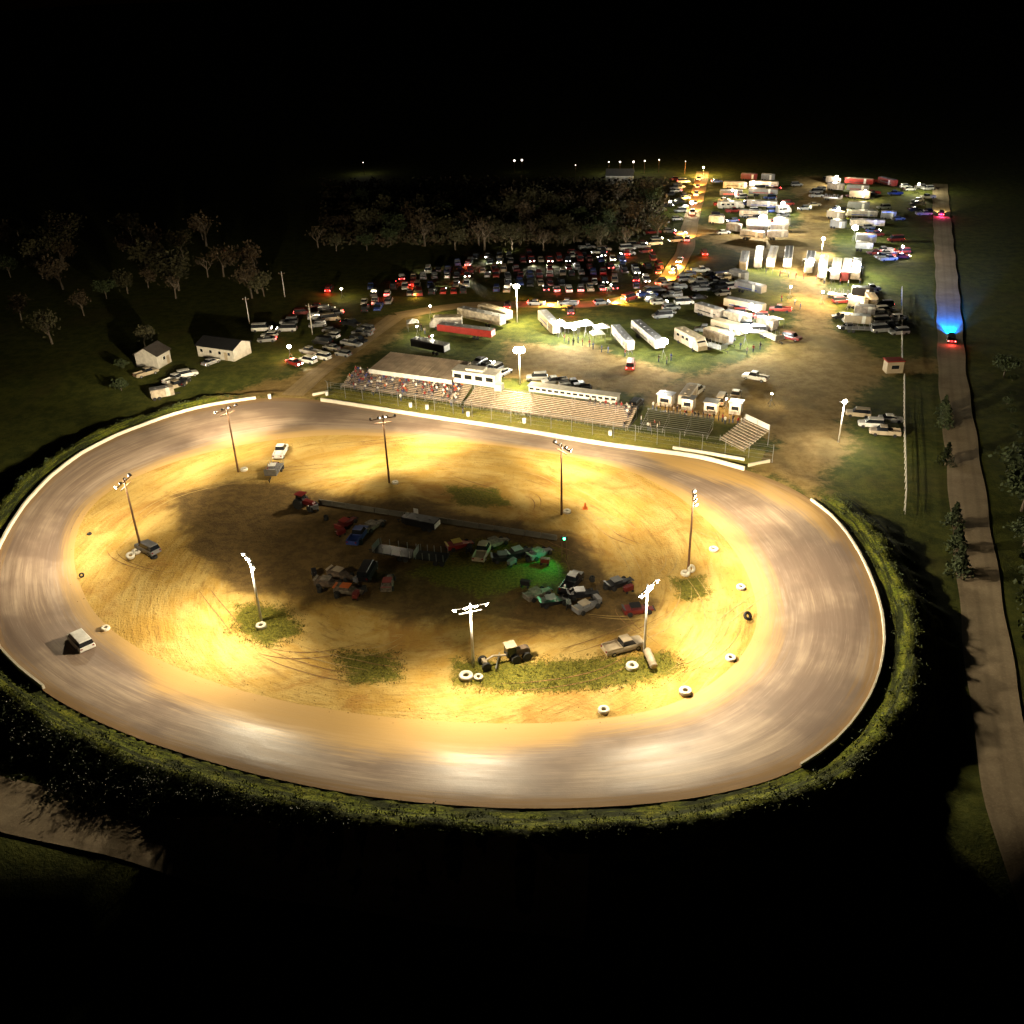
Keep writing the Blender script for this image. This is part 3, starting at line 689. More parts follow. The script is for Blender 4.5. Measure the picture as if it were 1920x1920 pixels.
for r, n in ((10, 9), (9, 3), (7, 2), (5, 1), (0, 1)):
    u0, u1, v, z = SB[r]
    for k in range(n):
        u = u1 - .8 - k*.66 if n < 9 else u1 - 1 - k*1.1; c = random.choice(["white", "red", "black"])
        put_person(c, 'sit', W(u, v-.02, z+.03), AZ, f"spectator in {c}, {nth(k)} from right, {nth(r)} row up of the pale bleacher", "people on the empty bleacher")
for k, (x, y) in enumerate([(1215,806),(1219,808),(1227,803),(1232,809),(1236,806),(1202,794),(868,775),(846,762),(700,742),(752,752),(664,730)]):
    c = ("white", "tan", "red", "white", "tan", "white", "black", "grey", "tan", "white", "red")[k]
    where = "in the group below the dark bleacher" if k < 5 else "on the walkway in front of the stands"
    put_person(c, 'stand', G(x, y), random.uniform(0, 6), f"standing person in {c} {where}, {nth(k if k < 5 else k-5)} from the {'left' if k < 5 else 'right'}", "people standing on the front walkway")
for k in range(26):
    x = 1225 + k*7.1 + random.uniform(-2, 2); y = 770 + (x-1225)*.17 + random.uniform(-3, 3); c = random.choice(["red", "white", "tan", "black"])
    put_person(c, 'stand', G(x, y), random.uniform(0, 6), f"person in {c} at the concession booths, {nth(k)} from the left", "people at the concession booths")

# ================================================================== VEHICLES
def hull(mb, secs, mi=0, n=None):
    mb.loft([[(x, -w, zb), (x, -w*1.0, zm), (x, -w*.9, zt), (x, w*.9, zt), (x, w*1.0, zm), (x, w, zb)] for x, w, zb, zm, zt in secs], mi)
CARS = {
 'sedan': dict(L=4.7, W=.9, secs=[(-2.35, .78, .45, .6, .85), (-2.15, .88, .3, .7, .98), (-1.2, .91, .25, .75, 1.0), (.9, .91, .25, .72, .95), (2.0, .88, .3, .65, .82), (2.35, .74, .42, .55, .66)], cab=(-1.55, 1.05, -.95, .35, .96, 1.42)),
 'hatchback': dict(L=4.2, W=.88, secs=[(-2.1, .8, .45, .7, .95), (-1.9, .87, .3, .75, 1.02), (.8, .88, .25, .75, .98), (1.8, .85, .3, .65, .84), (2.1, .72, .42, .55, .66)], cab=(-1.95, 1.0, -1.6, .3, .98, 1.5)),
 'sport_utility': dict(L=4.8, W=.97, secs=[(-2.4, .88, .5, .8, 1.05), (-2.3, .95, .35, .85, 1.1), (1.0, .97, .32, .85, 1.08), (2.15, .94, .4, .8, .98), (2.4, .84, .5, .7, .85)], cab=(-2.3, 1.15, -2.1, .55, 1.08, 1.78)),
 'van': dict(L=5.2, W=1.0, secs=[(-2.6, .92, .5, .8, 1.15), (-2.5, .98, .35, .85, 1.2), (1.6, 1.0, .32, .85, 1.15), (2.35, .95, .4, .8, 1.0), (2.6, .85, .5, .7, .85)], cab=(-2.5, 1.9, -2.45, 1.1, 1.15, 2.05)),
 'pickup': dict(L=5.7, W=1.0, secs=[(-2.85, .92, .55, .8, .86), (-2.75, .98, .4, .8, .88), (-.45, .98, .38, .8, .88), (-.4, 1.0, .36, .85, 1.12), (1.3, 1.0, .36, .85, 1.1), (2.6, .96, .42, .8, 1.02), (2.85, .86, .5, .75, .9)], cab=(-.45, 1.55, -.3, .95, 1.1, 1.82)),
}
def car_parts(kind):
    c = CARS[kind]; p = {}; W_ = c['W']; x0, x1, r0, r1, zb, zt = c['cab']
    b = MB(); hull(b, c['secs']); b.box(((r0+r1)/2, 0, zt+.02), (r1-r0+.1, W_*1.5, .07), 0, 0, (.95, .93))
    if kind == 'pickup':
        for s in (-1, 1): b.box((-1.62, s*.9, 1.02), (2.3, .09, .36))
        b.box((-2.76, 0, 1.02), (.08, 1.8, .34))
    p['body'] = b
    g = MB()
    lo = [(x0, -W_*.9, zb-.02), (x1, -W_*.9, zb-.04), (x1, W_*.9, zb-.04), (x0, W_*.9, zb-.02)]; hi = [(r0, -W_*.74, zt), (r1, -W_*.74, zt), (r1, W_*.74, zt), (r0, W_*.74, zt)]
    g.add(lo+hi, [(4, 5, 6, 7), (0, 1, 5, 4), (1, 2, 6, 5), (2, 3, 7, 6), (3, 0, 4, 7)]); p['windows'] = g
    xs_ = (-c['L']*.31, c['L']*.31); p['wheel'] = []
    for x in xs_:
        for s in (-1, 1):
            t = MB(); t.cyl((x, s*(W_-.22), .34), (x, s*(W_+.01), .34), .34, .34, 12, 0); t.cyl((x, s*(W_+.01), .34), (x, s*(W_+.02), .34), .2, .2, 8, 1); p['wheel'].append(t)
    z = .72 if kind != 'pickup' and kind != 'van' else .84; e = c['L']/2
    p['headlight'] = []; p['taillight'] = []
    for s in (-1, 1):
        h = MB(); h.box((e-.08, s*W_*.62, z), (.16, .34, .15)); p['headlight'].append(h)
        h = MB(); h.box((-e+.03, s*W_*.72, z+.12), (.14, .24, .2)); p['taillight'].append(h)
    return p
CP = {k: car_parts(k) for k in CARS}
FARM = {}
def far_mesh(kind):
    if kind not in FARM:
        p = CP[kind]; mb = MB(); mb.join(p['body'], 0); mb.join(p['windows'], 1)
        for t in p['wheel']: mb.join(t, 2)
        for t in p['headlight']: mb.join(t, 3)
        for t in p['taillight']: mb.join(t, 4)
        FARM[kind] = mb.mesh(kind, [WHITE, GLASS, TYRE, HL_OFF, TL_OFF])
    return FARM[kind]
KN = {'sedan': 'sedan', 'hatchback': 'hatchback', 'sport_utility': 'sport utility', 'van': 'van', 'pickup': 'pickup truck'}
def far_car(kind, colour, loc, rz, label, group, head=False, tail=False):
    o = put("parked_" + kind.replace('pickup', 'pickup_truck'), far_mesh(kind), None, loc, rz)
    paint(o, 0, PAINTS[colour])
    if head: paint(o, 3, HL_ON)
    if tail: paint(o, 4, TL_ON)
    return tag(o, label, {'sport_utility': 'car', 'sedan': 'car', 'hatchback': 'car'}.get(kind, KN[kind]), group)
NEAR = {}
def near_car(kind, colour, loc, rz, label, group=None, head=False, tail=False, cat=None):
    key = kind
    if key not in NEAR:
        p = CP[kind]; NEAR[key] = dict(body=p['body'].mesh("body", [WHITE]), windows=p['windows'].mesh("windows", [GLASS]), wheel=[t.mesh("wheel", [TYRE, RIM]) for t in p['wheel']],
              headlight=[t.mesh("headlight", [HL_OFF]) for t in p['headlight']], taillight=[t.mesh("taillight", [TL_OFF]) for t in p['taillight']])
    N = NEAR[key]; root = thing("parked_" + kind.replace('pickup', 'pickup_truck'), label, cat or {'sport_utility': 'car', 'sedan': 'car', 'hatchback': 'car'}.get(kind, KN[kind]), loc, rz, group)
    b = put("body", N['body'], root); paint(b, 0, PAINTS[colour]); put("windows", N['windows'], root)
    for t in N['wheel']: put("wheel", t, root)
    for t in N['headlight']:
        o = put("headlight", t, root)
        if head: paint(o, 0, HL_ON)
    for t in N['taillight']:
        o = put("taillight", t, root)
        if tail: paint(o, 0, TL_ON)
    return root
def beams(root, L, power=500, color=(1, .9, .7), size=70):
    return light('SPOT', root, (L/2+.3, 0, .8), power, color, (1, 0, -.07), size, .6, .15, "headlight_beam")
def heading(a, b): d = P(*b) - P(*a); return math.atan2(d.y, d.x)
COLS = ['white', 'white', 'silver', 'silver', 'black', 'black', 'grey', 'grey', 'red', 'dark blue', 'tan', 'maroon']
KINDS = ['sedan', 'sport_utility', 'pickup', 'pickup', 'sport_utility', 'sedan', 'hatchback', 'van']
CARPARK = poly_world([(650,560),(700,530),(810,505),(860,487),(960,478),(1100,480),(1200,478),(1262,488),(1215,535),(1150,556),(1060,562),(960,560),(860,562),(790,558),(740,572),(690,592)])
x0, y0 = CARPARK.min(0); x1, y1 = CARPARK.max(0)
row = 0; y = y0 + 3; ncar = 0
while y < y1 - 1:
    x = x0; k = 0; head_row = random.random() < .55
    while x < x1:
        yy = y + (x*-.03) + .8*math.sin(x*.13 + row) + random.uniform(-.7, .7); 
        if sdist(CARPARK, np.array([x]), np.array([yy]))[0] > .5 and random.random() < .80:
            kd = random.choice(KINDS); co = random.choice(['white', 'silver', 'black', 'black', 'grey', 'grey', 'black', 'red', 'dark blue', 'dark blue', 'tan', 'maroon', 'maroon']); rz = math.pi/2*(-1 if head_row else 1) + random.uniform(-.1, .1) + (math.pi if random.random() < .12 else 0)
            hd = random.random() < .26; tl = random.random() < .14
            o = far_car(kd, co, (x, yy, float(hgt(x, yy))), rz, f"{co} {KN[kd]}, {nth(k)} from left, {nth(row)} row of big car park", "cars in the big car park", hd, tl)
            if (hd and ncar % 2 == 0): beams(o, CARS[kd]['L'], 2500)
            if tl and ncar % 2 == 0: light('POINT', o, (-CARS[kd]['L']/2-.5, 0, .9), 160, (1, .05, .05), name="taillight_glow")
            k += 1; ncar += 1
        x += random.choice([2.7, 3.0, 3.4, 3.8])
    y += 6.6 if row % 2 == 0 else 9.2; row += 1
print("carpark", ncar, row)
def scatter(poly, n, mind, grp, where, rz0, colours=COLS, hp=.1, tp=.1, kinds=KINDS):
    pw = poly_world(poly); a, b = pw.min(0), pw.max(0); pts = []; tries = 0
    while len(pts) < n and tries < 4000:
        tries += 1; x, y = random.uniform(a[0], b[0]), random.uniform(a[1], b[1])
        if sdist(pw, np.array([x]), np.array([y]))[0] < .5: continue
        if all((math.cos(rz0)*(x-q[0])+math.sin(rz0)*(y-q[1]))**2/36 + (-math.sin(rz0)*(x-q[0])+math.cos(rz0)*(y-q[1]))**2/mind**2 > 1 for q in pts): pts.append((x, y))
    pts.sort()
    for k, (x, y) in enumerate(pts):
        kd = random.choice(kinds); co = random.choice(colours)
        far_car(kd, co, (x, y, float(hgt(x, y))), rz0 + random.uniform(-.1, .1) + random.choice([0, math.pi]), f"{co} {KN[kd]} {where}, {nth(k)} from left", grp, random.random() < hp, random.random() < tp)
h1 = heading((700,640), (760,580))
scatter([(600,640),(640,600),(680,605),(700,625),(650,668),(585,690),(560,670)], 13, 2.6, "cars beside the dirt access lane", "beside the lane left of the grandstand", h1+1.3, ['white', 'silver', 'white', 'grey', 'black', 'dark blue'])
scatter([(540,590),(600,570),(690,600),(640,615),(560,625)], 7, 3, "cars on the dark grass at the left", "on the dark grass beyond the utility pole", 0.2, ['silver', 'grey', 'maroon', 'tan'])
scatter([(470,625),(545,600),(560,640),(500,655)], 5, 3, "cars above the long shed", "on the grass above the long shed", 0.0, ['white', 'silver', 'grey'])
scatter([(1190,560),(1290,510),(1330,500),(1370,530),(1290,575),(1240,605)], 22, 2.7, "cars between the lane and the near trailers", "between exit lane and near trailers", .15, ['black', 'silver', 'grey', 'dark blue', 'white'])
scatter([(1215,420),(1270,405),(1290,440),(1260,480),(1200,470)], 9, 2.7, "cars left of the exit lane", "on the verge left of the exit lane", .1, hp=.3, tp=.3)
scatter([(1255,335),(1297,332),(1285,405),(1240,420)], 13, 2.7, "cars at the far end of the exit lane", "at the far top end left of the lane", .05, hp=.2, tp=.1)
scatter([(1645,572),(1690,572),(1692,630),(1640,625)], 9, 2.7, "cars in the dark corner by the white fence", "in the dark corner by the white fence", .05, ['silver', 'grey', 'black', 'maroon'])
scatter([(1690,345),(1745,355),(1745,410),(1690,400)], 10, 2.7, "cars in the far right corner of the pits", "in the far right corner of the pits", .05, ['silver', 'grey', 'black'], hp=.3)
scatter([(1620,470),(1700,470),(1700,490),(1625,492)], 7, 2.7, "cars in the gap right of the upright trailers", "in the gap above the green patch", .05, ['silver', 'maroon', 'black'], hp=.4, tp=.3)
scatter([(1480,335),(1545,335),(1540,400),(1490,400)], 6, 3, "cars in the pit lane crossing", "in the wide dirt gap at the far pits", .05, ['silver', 'grey', 'tan'])
scatter([(1330,535),(1375,515),(1385,545),(1345,560)], 7, 2.6, "cars left of the grey roofed trailer", "left of the grey trailer under the green patch", .2, ['white', 'silver', 'black'])
scatter([(1000,475),(1200,455),(1245,470),(1180,480)], 10, 2.7, "cars along the far edge of the car park", "along the far edge of the car park", .1, ['silver', 'white', 'maroon', 'tan'], hp=.2, tp=.3)
scatter([(1340,340),(1480,340),(1480,450),(1330,440)], 22, 2.6, "vehicles among the far left pit trailers", "among the far left pit trailers", .05, ['black', 'dark blue', 'grey', 'red', 'white', 'maroon'], hp=.15, tp=.15)
scatter([(1550,335),(1680,335),(1690,465),(1560,465)], 22, 2.6, "vehicles among the far right pit trailers", "among the far right pit trailers", .05, ['black', 'dark blue', 'grey', 'red', 'silver', 'maroon'], hp=.15, tp=.15)
scatter([(1320,560),(1480,575),(1500,630),(1400,645),(1310,640)], 12, 2.6, "vehicles in the slanting trailer block", "in the slanting trailer block", -.25, ['black', 'grey', 'red', 'silver'], hp=.1, tp=.2)
scatter([(1570,540),(1645,540),(1645,625),(1570,620)], 10, 2.6, "vehicles in the lower right pit block", "in the lower right pit block", .05, ['black', 'grey', 'maroon', 'silver'], hp=.1, tp=.1)
# the queue leaving along the lane
for k, (x, y) in enumerate([(1310,338),(1308,352),(1305,367),(1303,383),(1298,402),(1288,452),(1274,492),(1262,512),(1240,533),(1215,549),(1180,563),(1128,571),(1065,573),(1005,572)]):
    Q = LANE; p = G(x, y); j = min(range(len(Q)-1), key=lambda i: ((Q[i]+Q[i+1])/2 - p).length); d = Q[j+1]-Q[j]
    away = k not in (6, 9, 12)
    kd = random.choice(KINDS); co = random.choice(['black', 'silver', 'white', 'red', 'grey'])
    o = far_car(kd, co, p + Vector((0, 0, .05)), math.atan2(d.y, d.x) + (0 if away else math.pi), f"{co} {KN[kd]} driving along the exit lane, {nth(k)} of the line from the far end", "line of cars on the exit lane", True, True)
    beams(o, CARS[kd]['L'], 42000, (1, .52, .1), 95); light('POINT', o, (-CARS[kd]['L']/2-.6, 0, .9), 60, (1, .04, .03), name="taillight_glow")
# single vehicles the photo picks out
def nc(kind, col, a, b, label, grp=None, **k): return near_car(kind, col, G(*a), heading(a, b), label, grp, **k)
o = nc('van', 'white', (153,1208), (138,1192), "white van driving alone round the left turn of the track"); o.scale = (.95, 1.12, .85)
nc('pickup', 'white', (1416,712), (1370,703), "white pickup alone on the grass behind the concession booths")
nc('pickup', 'white', (527,852), (536,834), "white pickup on the far side of the infield towing a red race car trailer")
nc('pickup', 'tan', (1168,1218), (1215,1205), "dusty pickup with a white cab parked by the near right light pole")
nc('sport_utility', 'grey', (278,1034), (262,1026), "grey car parked at the foot of the leftmost infield light pole")
o = nc('sedan', 'red', (553,684), (570,690), "red car with glowing tail lights at the end of the lane by the track gate", head=True, tail=True); light('POINT', o, (-3, 0, .8), 260, (1, .08, .05), name="taillight_glow"); beams(o, 4.7, 900)
o = nc('pickup', 'black', (1783,640), (1775,560), "dark pickup on the gravel road with blue lit road ahead of it", head=True, tail=True); beams(o, 5.7, 50000, (.0, .16, 1), 60); beams(o, 5.7, 600000, (.0, .14, 1), 34); light('POINT', o, (-3.4, 0, .8), 220, (1, .05, .05), name="taillight_glow")
for t in o.children:
    if t.name.startswith("headlight") and t.type == 'MESH': paint(t, 0, BLUEL)
o = nc('sport_utility', 'black', (1764,404), (1760,360), "dark car far up the gravel road with pink tail lights", head=True, tail=True); beams(o, 4.8, 12000, (1, .75, .3), 80); light('POINT', o, (-3.2, 0, .8), 900, (1, .04, .2), name="taillight_glow")
for (x, y), lab in (((618,546), "maroon car in the dark field with a red glow behind it"), ((776,535), "maroon car at the left edge of the car park with bright red lamps"), ((783,553), "tan car at the left edge of the car park with yellow lamps"), ((878,498), "maroon car at the top left of the car park with an orange glow"), ((1070,588), "black car with two red lamps behind the bright white trailers"), ((952,577), "black car with red lamps at the lane beside the tall lamp"), ((1175,478), "maroon car with red lamps at the top right of the car park"), ((1320,478), "maroon car with red lamps right of the exit lane")):
    co = lab.split()[0]; o = far_car('sport_utility', co, G(x, y), 1.5, lab, "cars showing red lamps in the dark", False, True)
    light('POINT', o, (-3.0, 0, 1.0), 420, (1, .06, .03) if 'yellow' not in lab else (1, .6, .1), name="taillight_glow")
scatter([(1600,775),(1690,790),(1688,830),(1605,812)], 6, 3.2, "vehicles parked by the right white fence", "on the grass by the fence near the gate lamp", -.25, ['tan', 'maroon', 'silver', 'white'], hp=0, tp=0)
scatter([(1000,705),(1100,722),(1095,740),(1000,722)], 5, 2.8, "dark cars behind the press box", "in the dim yard behind the press box", .1, ['grey', 'black', 'silver'])
scatter([(870,670),(950,690),(950,708),(935,705)], 6, 2.6, "cars behind the announcer booth", "behind the announcer booth", .9, ['silver', 'white', 'grey', 'black'])

# ================================================================== TRAILERS AND MOTORHOMES IN THE PITS
def trailer(kind, colour, a, b, label, w=2.5, h=2.9, group="trailers in the pits", awn=0, zc=None):
    zc = h*.55 if zc is None else zc; pa = P(*a, zc); pb = P(*b, zc)
    d = pb - pa; L = min(max(d.length, 5.0), 17.0); c = (pa+pb)/2; g = float(hgt(c.x, c.y)); rz = math.atan2(d.y, d.x)
    nm = {'box': 'enclosed_trailer', 'rv': 'motorhome', 'semi': 'semi_trailer', 'flat': 'flatbed_trailer'}[kind]
    root = thing(nm, label, {'box': 'trailer', 'rv': 'motorhome', 'semi': 'semi trailer', 'flat': 'trailer'}[kind], (c.x, c.y, g), rz, group)
    M_ = (random.choice([mat('cream_trailer_skin', (.46, .38, .29), .5, var=.3), mat('pale_trailer_skin', (.52, .46, .38), .5, var=.3), mat('dull_trailer_skin', (.38, .32, .27), .5, var=.3)]) if colour == 'white' else PAINTS.get(colour, OFFW)) if not isinstance(colour, bpy.types.Material) else colour; hb = .55 if kind != 'semi' else 1.0
    mb = MB(); hw = w/2; nose = .9 if kind != 'semi' else .15
    sec = lambda x, k, zt: [(x, -hw*k, hb), (x, -hw*k, zt-.12), (x, -hw*k+.12, zt), (x, hw*k-.12, zt), (x, hw*k, zt-.12), (x, hw*k, hb)]
    if kind == 'flat':
        mb.box((0, 0, .9), (L, w, .18))
    elif kind == 'rv': mb.loft([sec(-L/2, .97, h), sec(-L/2+.1, 1, h), sec(L/2-1.6, 1, h), sec(L/2-.5, 1, h*.72), sec(L/2, .92, h*.5)])
    else: mb.loft([sec(-L/2, 1, h), sec(L/2-nose, 1, h), sec(L/2, .72 if kind == 'box' else .98, h-.12)])
    mb.build("body", M_, root)
    if kind != 'flat':
        mb = MB(); mb.box((-nose/2, 0, h+.03), (L-nose-.2, w-.3, .05)); 
        for i in range(int(L/2.4)): mb.box((-L/2+1.2+i*2.4, 0, h+.12), (.4, .4, .14))
        mb.build("roof", (TANP if len(a) and random.random() < .5 else GREYP) if colour != 'black' else GREYP, root)
        mb = MB(); mb.box((-L/2-.02, 0, (h+hb)/2), (.05, w*.86, h-hb-.35)); mb.build("door", WHITE if colour != 'white' else OFFW, root)
        mb = MB(); mb.box((L*.22, -hw-.02, hb+1.05), (.85, .05, 1.9)); mb.build("door", OFFW if colour == 'white' else WHITE, root)
        if kind == 'rv':
            for x in (-L*.33, -L*.12, L*.05): mb = MB(); mb.box((x, -hw-.02, h*.66), (1.0, .05, .6)); mb.build("window", GLASS, root)
            mb = MB(); mb.box((L/2-1.0, 0, h*.83), (1.2, w*.82, .06), 0, 0, (1, 1), ('Y', .62)); mb.build("windscreen", GLASS, root)
        if kind in ('box', 'semi') and L > 8:
            mb = MB(); mb.box((0, -hw-.015, h*.52), (L*.7, .03, .28)); mb.build("stripe", random.choice([REDP, BLUEP, BLACKP, GREYP]), root)
    else:
        mb = MB()
        for i in range(5):
            for s in (-1, 1): mb = MB(); mb.box((-L/2+.3+i*(L-.6)/4, s*hw, 1.5), (.08, .08, 1.2)); mb.build("stake", STEEL, root)
        mb = MB(); mb.box((L/2, 0, 1.5), (.08, w, 1.1)); mb.build("headboard", STEEL, root)
    for x in ((-L*.18, -L*.18-1.0) if kind != 'rv' else (-L*.3, L*.3)):
        for s in (-1, 1): mb = MB(); mb.cyl((x, s*(hw-.25), .42), (x, s*(hw+.02), .42), .42, .42, 10); mb.build("wheel", TYRE, root)
    if kind in ('box', 'flat'): mb = MB(); mb.box((L/2+.6, 0, .5), (1.4, .12, .12)); mb.box((L/2+1.1, 0, .25), (.1, .1, .5)); mb.build("hitch", DARK, root)
    if awn:
        mb = MB(); s = awn
        mb.add([(-L*.35, s*hw, h-.3), (L*.35, s*hw, h-.3), (L*.35, s*(hw+3), h-.8), (-L*.35, s*(hw+3), h-.8), (-L*.35, s*hw, h-.24), (L*.35, s*hw, h-.24), (L*.35, s*(hw+3), h-.74), (-L*.35, s*(hw+3), h-.74)], [(0, 1, 2, 3), (4, 5, 6, 7), (0, 1, 5, 4), (1, 2, 6, 5), (2, 3, 7, 6), (3, 0, 4, 7)])
        mb.build("awning", WHITE, root)
        mb = MB()
        for x in (-L*.34, L*.34): mb.cyl((x, s*(hw+2.95), 0), (x, s*(hw+2.95), h-.78), .04, .04, 6)
        mb.build("awning_poles", STEEL, root)
    return root
NEARG = "large trailers parked behind the grandstand"
trailer('rv', 'white', (866,602), (806,603), "white motorhome with sloped nose above the long red trailer", group=NEARG, h=3.1, w=2.7)
trailer('semi', 'red', (925,627), (824,614), "long dark red trailer below the white motorhome", group=NEARG, h=2.7)
trailer('semi', 'white', (943,603), (863,585), "long white trailer nearest the tall exit lane lamp", group=NEARG, h=3.3)
trailer('semi', 'white', (955,594), (902,579), "white trailer tucked behind the longest white trailer by the lane lamp", group=NEARG, h=3.2)
trailer('semi', 'black', (838,655), (776,642), "long black trailer directly behind the tan grandstand roof", group=NEARG, h=2.8)
trailer('box', 'tan', (1017,590), (1043,617), "cream trailer leading into the brilliantly lit white canopies", group=NEARG, h=3.0)
trailer('box', 'white', (1154,617), (1183,650), "narrow white trailer right of the brown yard", group=NEARG, w=2.3, h=2.6)
trailer('semi', 'white', (1192,609), (1238,648), "long white trailer ending at a blinding white work light", group=NEARG, h=3.0)
trailer('rv', 'tan', (1273,624), (1318,648), "boxy cream motorhome parked apart between the trailer rows", group=NEARG, h=3.3, w=2.8)
LOW = "trailers in the lower left block of the pits"
for k, (a, b, c, kd, aw) in enumerate([((1308,576),(1354,590),'white','box',0), ((1361,566),(1432,580),'tan','semi',0), ((1361,590),(1405,600),'white','semi',0), ((1338,606),(1392,620),'tan','box',0), ((1324,623),(1371,637),'white','box',0),
     ((1382,533),(1432,545),'grey','semi',0), ((1430,617),(1462,632),'white','flat',0), ((1426,602),(1452,610),'white','box',1), ((1372,512),(1400,519),'grey','box',0), ((1328,640),(1356,648),'silver','flat',0)]):
    trailer(kd, c, a, b, f"{c} {'flatbed' if kd == 'flat' else 'trailer'}, {nth(k)} in the slanting block left of the dirt pit crossing", group=LOW, awn=aw)
UPR = "upright trailers in the middle block of the pits"
for k, (a, b, c, kd) in enumerate([((1398,478),(1393,500),'tan','box'), ((1425,467),(1420,497),'white','box'), ((1454,461),(1442,503),'tan','rv'), ((1481,461),(1475,503),'white','rv'), ((1521,478),(1516,505),'white','box'), ((1545,485),(1541,516),'white','box'), ((1571,485),(1564,527),'white','semi'), ((1608,485),(1602,527),'white','semi'), ((1590,492),(1584,520),'maroon','box')]):
    trailer(kd, c, a, b, f"{c} {'motorhome' if kd == 'rv' else 'trailer'} parked end on, {nth(k)} from the left in the upright middle row", group=UPR)
TOP = "trailers in the far left block of the pits"
for k, (a, b, c, kd, aw) in enumerate([((1357,346),(1400,348),'white','box',0), ((1405,345),(1459,347),'white','semi',0), ((1404,359),(1458,361),'grey','semi',0), ((1346,384),(1395,383),'white','rv',0), ((1401,382),(1457,384),'white','semi',0), ((1387,400),(1439,402),'white','semi',0),
     ((1401,417),(1445,420),'tan','box',0), ((1452,414),(1480,417),'white','box',0), ((1390,438),(1433,443),'white','semi',0), ((1439,440),(1477,440),'white','semi',0), ((1457,393),(1482,391),'white','rv',0), ((1331,410),(1357,412),'white','box',0), ((1365,425),(1388,427),'white','box',0), ((1390,330),(1420,331),'maroon','box',0), ((1428,331),(1452,332),'grey','box',0), ((1350,362),(1392,363),'black','semi',0), ((1400,372),(1456,373),'tan','flat',0), ((1400,428),(1440,430),'silver','box',0), ((1445,426),(1478,427),'white','box',0)]):
    trailer(kd, c, a, b, f"{c} {'motorhome' if kd == 'rv' else 'trailer'} lying crosswise, {nth(k)} in the far left pit block", group=TOP, awn=aw)
RT = "trailers in the far right block of the pits"
for k, (a, b, c, kd) in enumerate([((1553,336),(1573,341),'white','box'), ((1553,348),(1582,351),'white','box'), ((1585,339),(1637,342),'red','semi'), ((1588,352),(1629,354),'grey','semi'), ((1594,363),(1631,366),'tan','box'), ((1545,366),(1578,369),'tan','flat'), ((1588,400),(1645,402),'white','semi'), ((1652,402),(1680,403),'silver','box'), ((1594,418),(1658,419),'white','semi'), ((1553,400),(1583,404),'tan','box'), ((1650,337),(1680,344),'maroon','box'),
     ((1605,446),(1643,447),'silver','box'), ((1605,460),(1637,462),'silver','semi'), ((1595,408),(1640,410),'maroon','flat'), ((1560,418),(1585,421),'grey','box'), ((1590,384),(1630,386),'grey','box')]):
    trailer(kd, c, a, b, f"{c} {'flatbed' if kd == 'flat' else 'trailer'} lying crosswise, {nth(k)} in the far right pit block", group=RT)
LR = "trailers in the lower right block of the pits"
for k, (a, b, c, kd) in enumerate([((1597,546),(1637,548),'black','box'), ((1597,565),(1625,569),'tan','box'), ((1606,581),(1637,583),'white','semi'), ((1583,598),(1633,601),'tan','semi'), ((1585,609),(1634,611),'grey','flat'), ((1648,592),(1684,594),'silver','flat'), ((1553,545),(1590,549),'tan','flat'), ((1630,557),(1638,570),'white','box')]):
    trailer(kd, c, a, b, f"{c} {'flatbed' if kd == 'flat' else 'trailer'} against the right fence, {nth(k)} in the lower right pit block", group=LR)
# trailers and booths behind the dark bleacher
trailer('box', 'white', (1282,752), (1262,722) if False else (1300,727), "white trailer standing end on behind the concession booths", group=NEARG, h=2.6)
nc('pickup', 'white', (1305,738), (1325,722), "white truck beside the end on trailer behind the booths")
nc('pickup', 'tan', (1378,748), (1385,735), "tan truck behind the rightmost concession booth")
nc('van', 'tan', (1352,755), (1360,742), "tan van between the two right concession booths")
nc('sport_utility', 'black', (1193,762), (1200,755), "dark car at the gap between the two bleachers")
nc('van', 'red', (1182,690), (1185,675), "red van with lit lamps in the brown yard behind the press box", tail=True)
nc('sport_utility', 'maroon', (1484,637), (1505,642), "maroon car at the edge of the dirt pit crossing", tail=True)
def booth(label, a, b, depth=2.4, h=2.4, col=OFFW):
    pa, pb = G(*a), G(*b); d = pb-pa; L = d.length; rz = math.atan2(d.y, d.x); c = (pa+pb)/2
    root = thing("concession_booth", label, "booth", c, rz, "concession booths")
    mb = MB(); mb.box((0, depth/2, h/2), (L, depth, h)); mb.build("wall", col, root)
    mb = MB(); mb.box((0, depth/2-.15, h+.08), (L+.4, depth+.6, .14), 0, 0, (1, 1), ('X', -.06)); mb.build("roof", GREYP, root)
    mb = MB(); mb.box((0, -.02, 1.35), (L*.6, .06, .8)); mb.build("hatch", GLASS, root)
    mb = MB(); mb.box((0, -.2, .92), (L*.64, .4, .05)); mb.build("counter", OFFW, root)
    light('POINT', root, (0, -1.3, 2.2), 350, (1, .7, .4), name="hatch_light")
    return root
booth("white concession booth at the left of the row behind the dark bleacher", (1232,760), (1258,764))
booth("white concession booth in the middle of the row behind the dark bleacher", (1277,768), (1298,771))
booth("white concession booth third along the row behind the dark bleacher", (1319,775), (1343,778))
booth("white concession booth at the right end of the row", (1366,776), (1388,779))
root = thing("ticket_shed", "small tan shed with red roof at the fence gate by the gravel road", "shed", G(1677,700), 0)
mb = MB(); mb.box((0, 1.2, 1.3), (3.6, 2.4, 2.6)); mb.build("wall", TANP, root); mb = MB(); mb.box((0, 1.2, 2.75), (4.2, 3.0, .2), 0, 0, (.9, .9)); mb.build("roof", REDP, root)
mb = MB(); mb.box((0, -.02, 1.4), (1.6, .05, .8)); mb.build("window", GLASS, root)

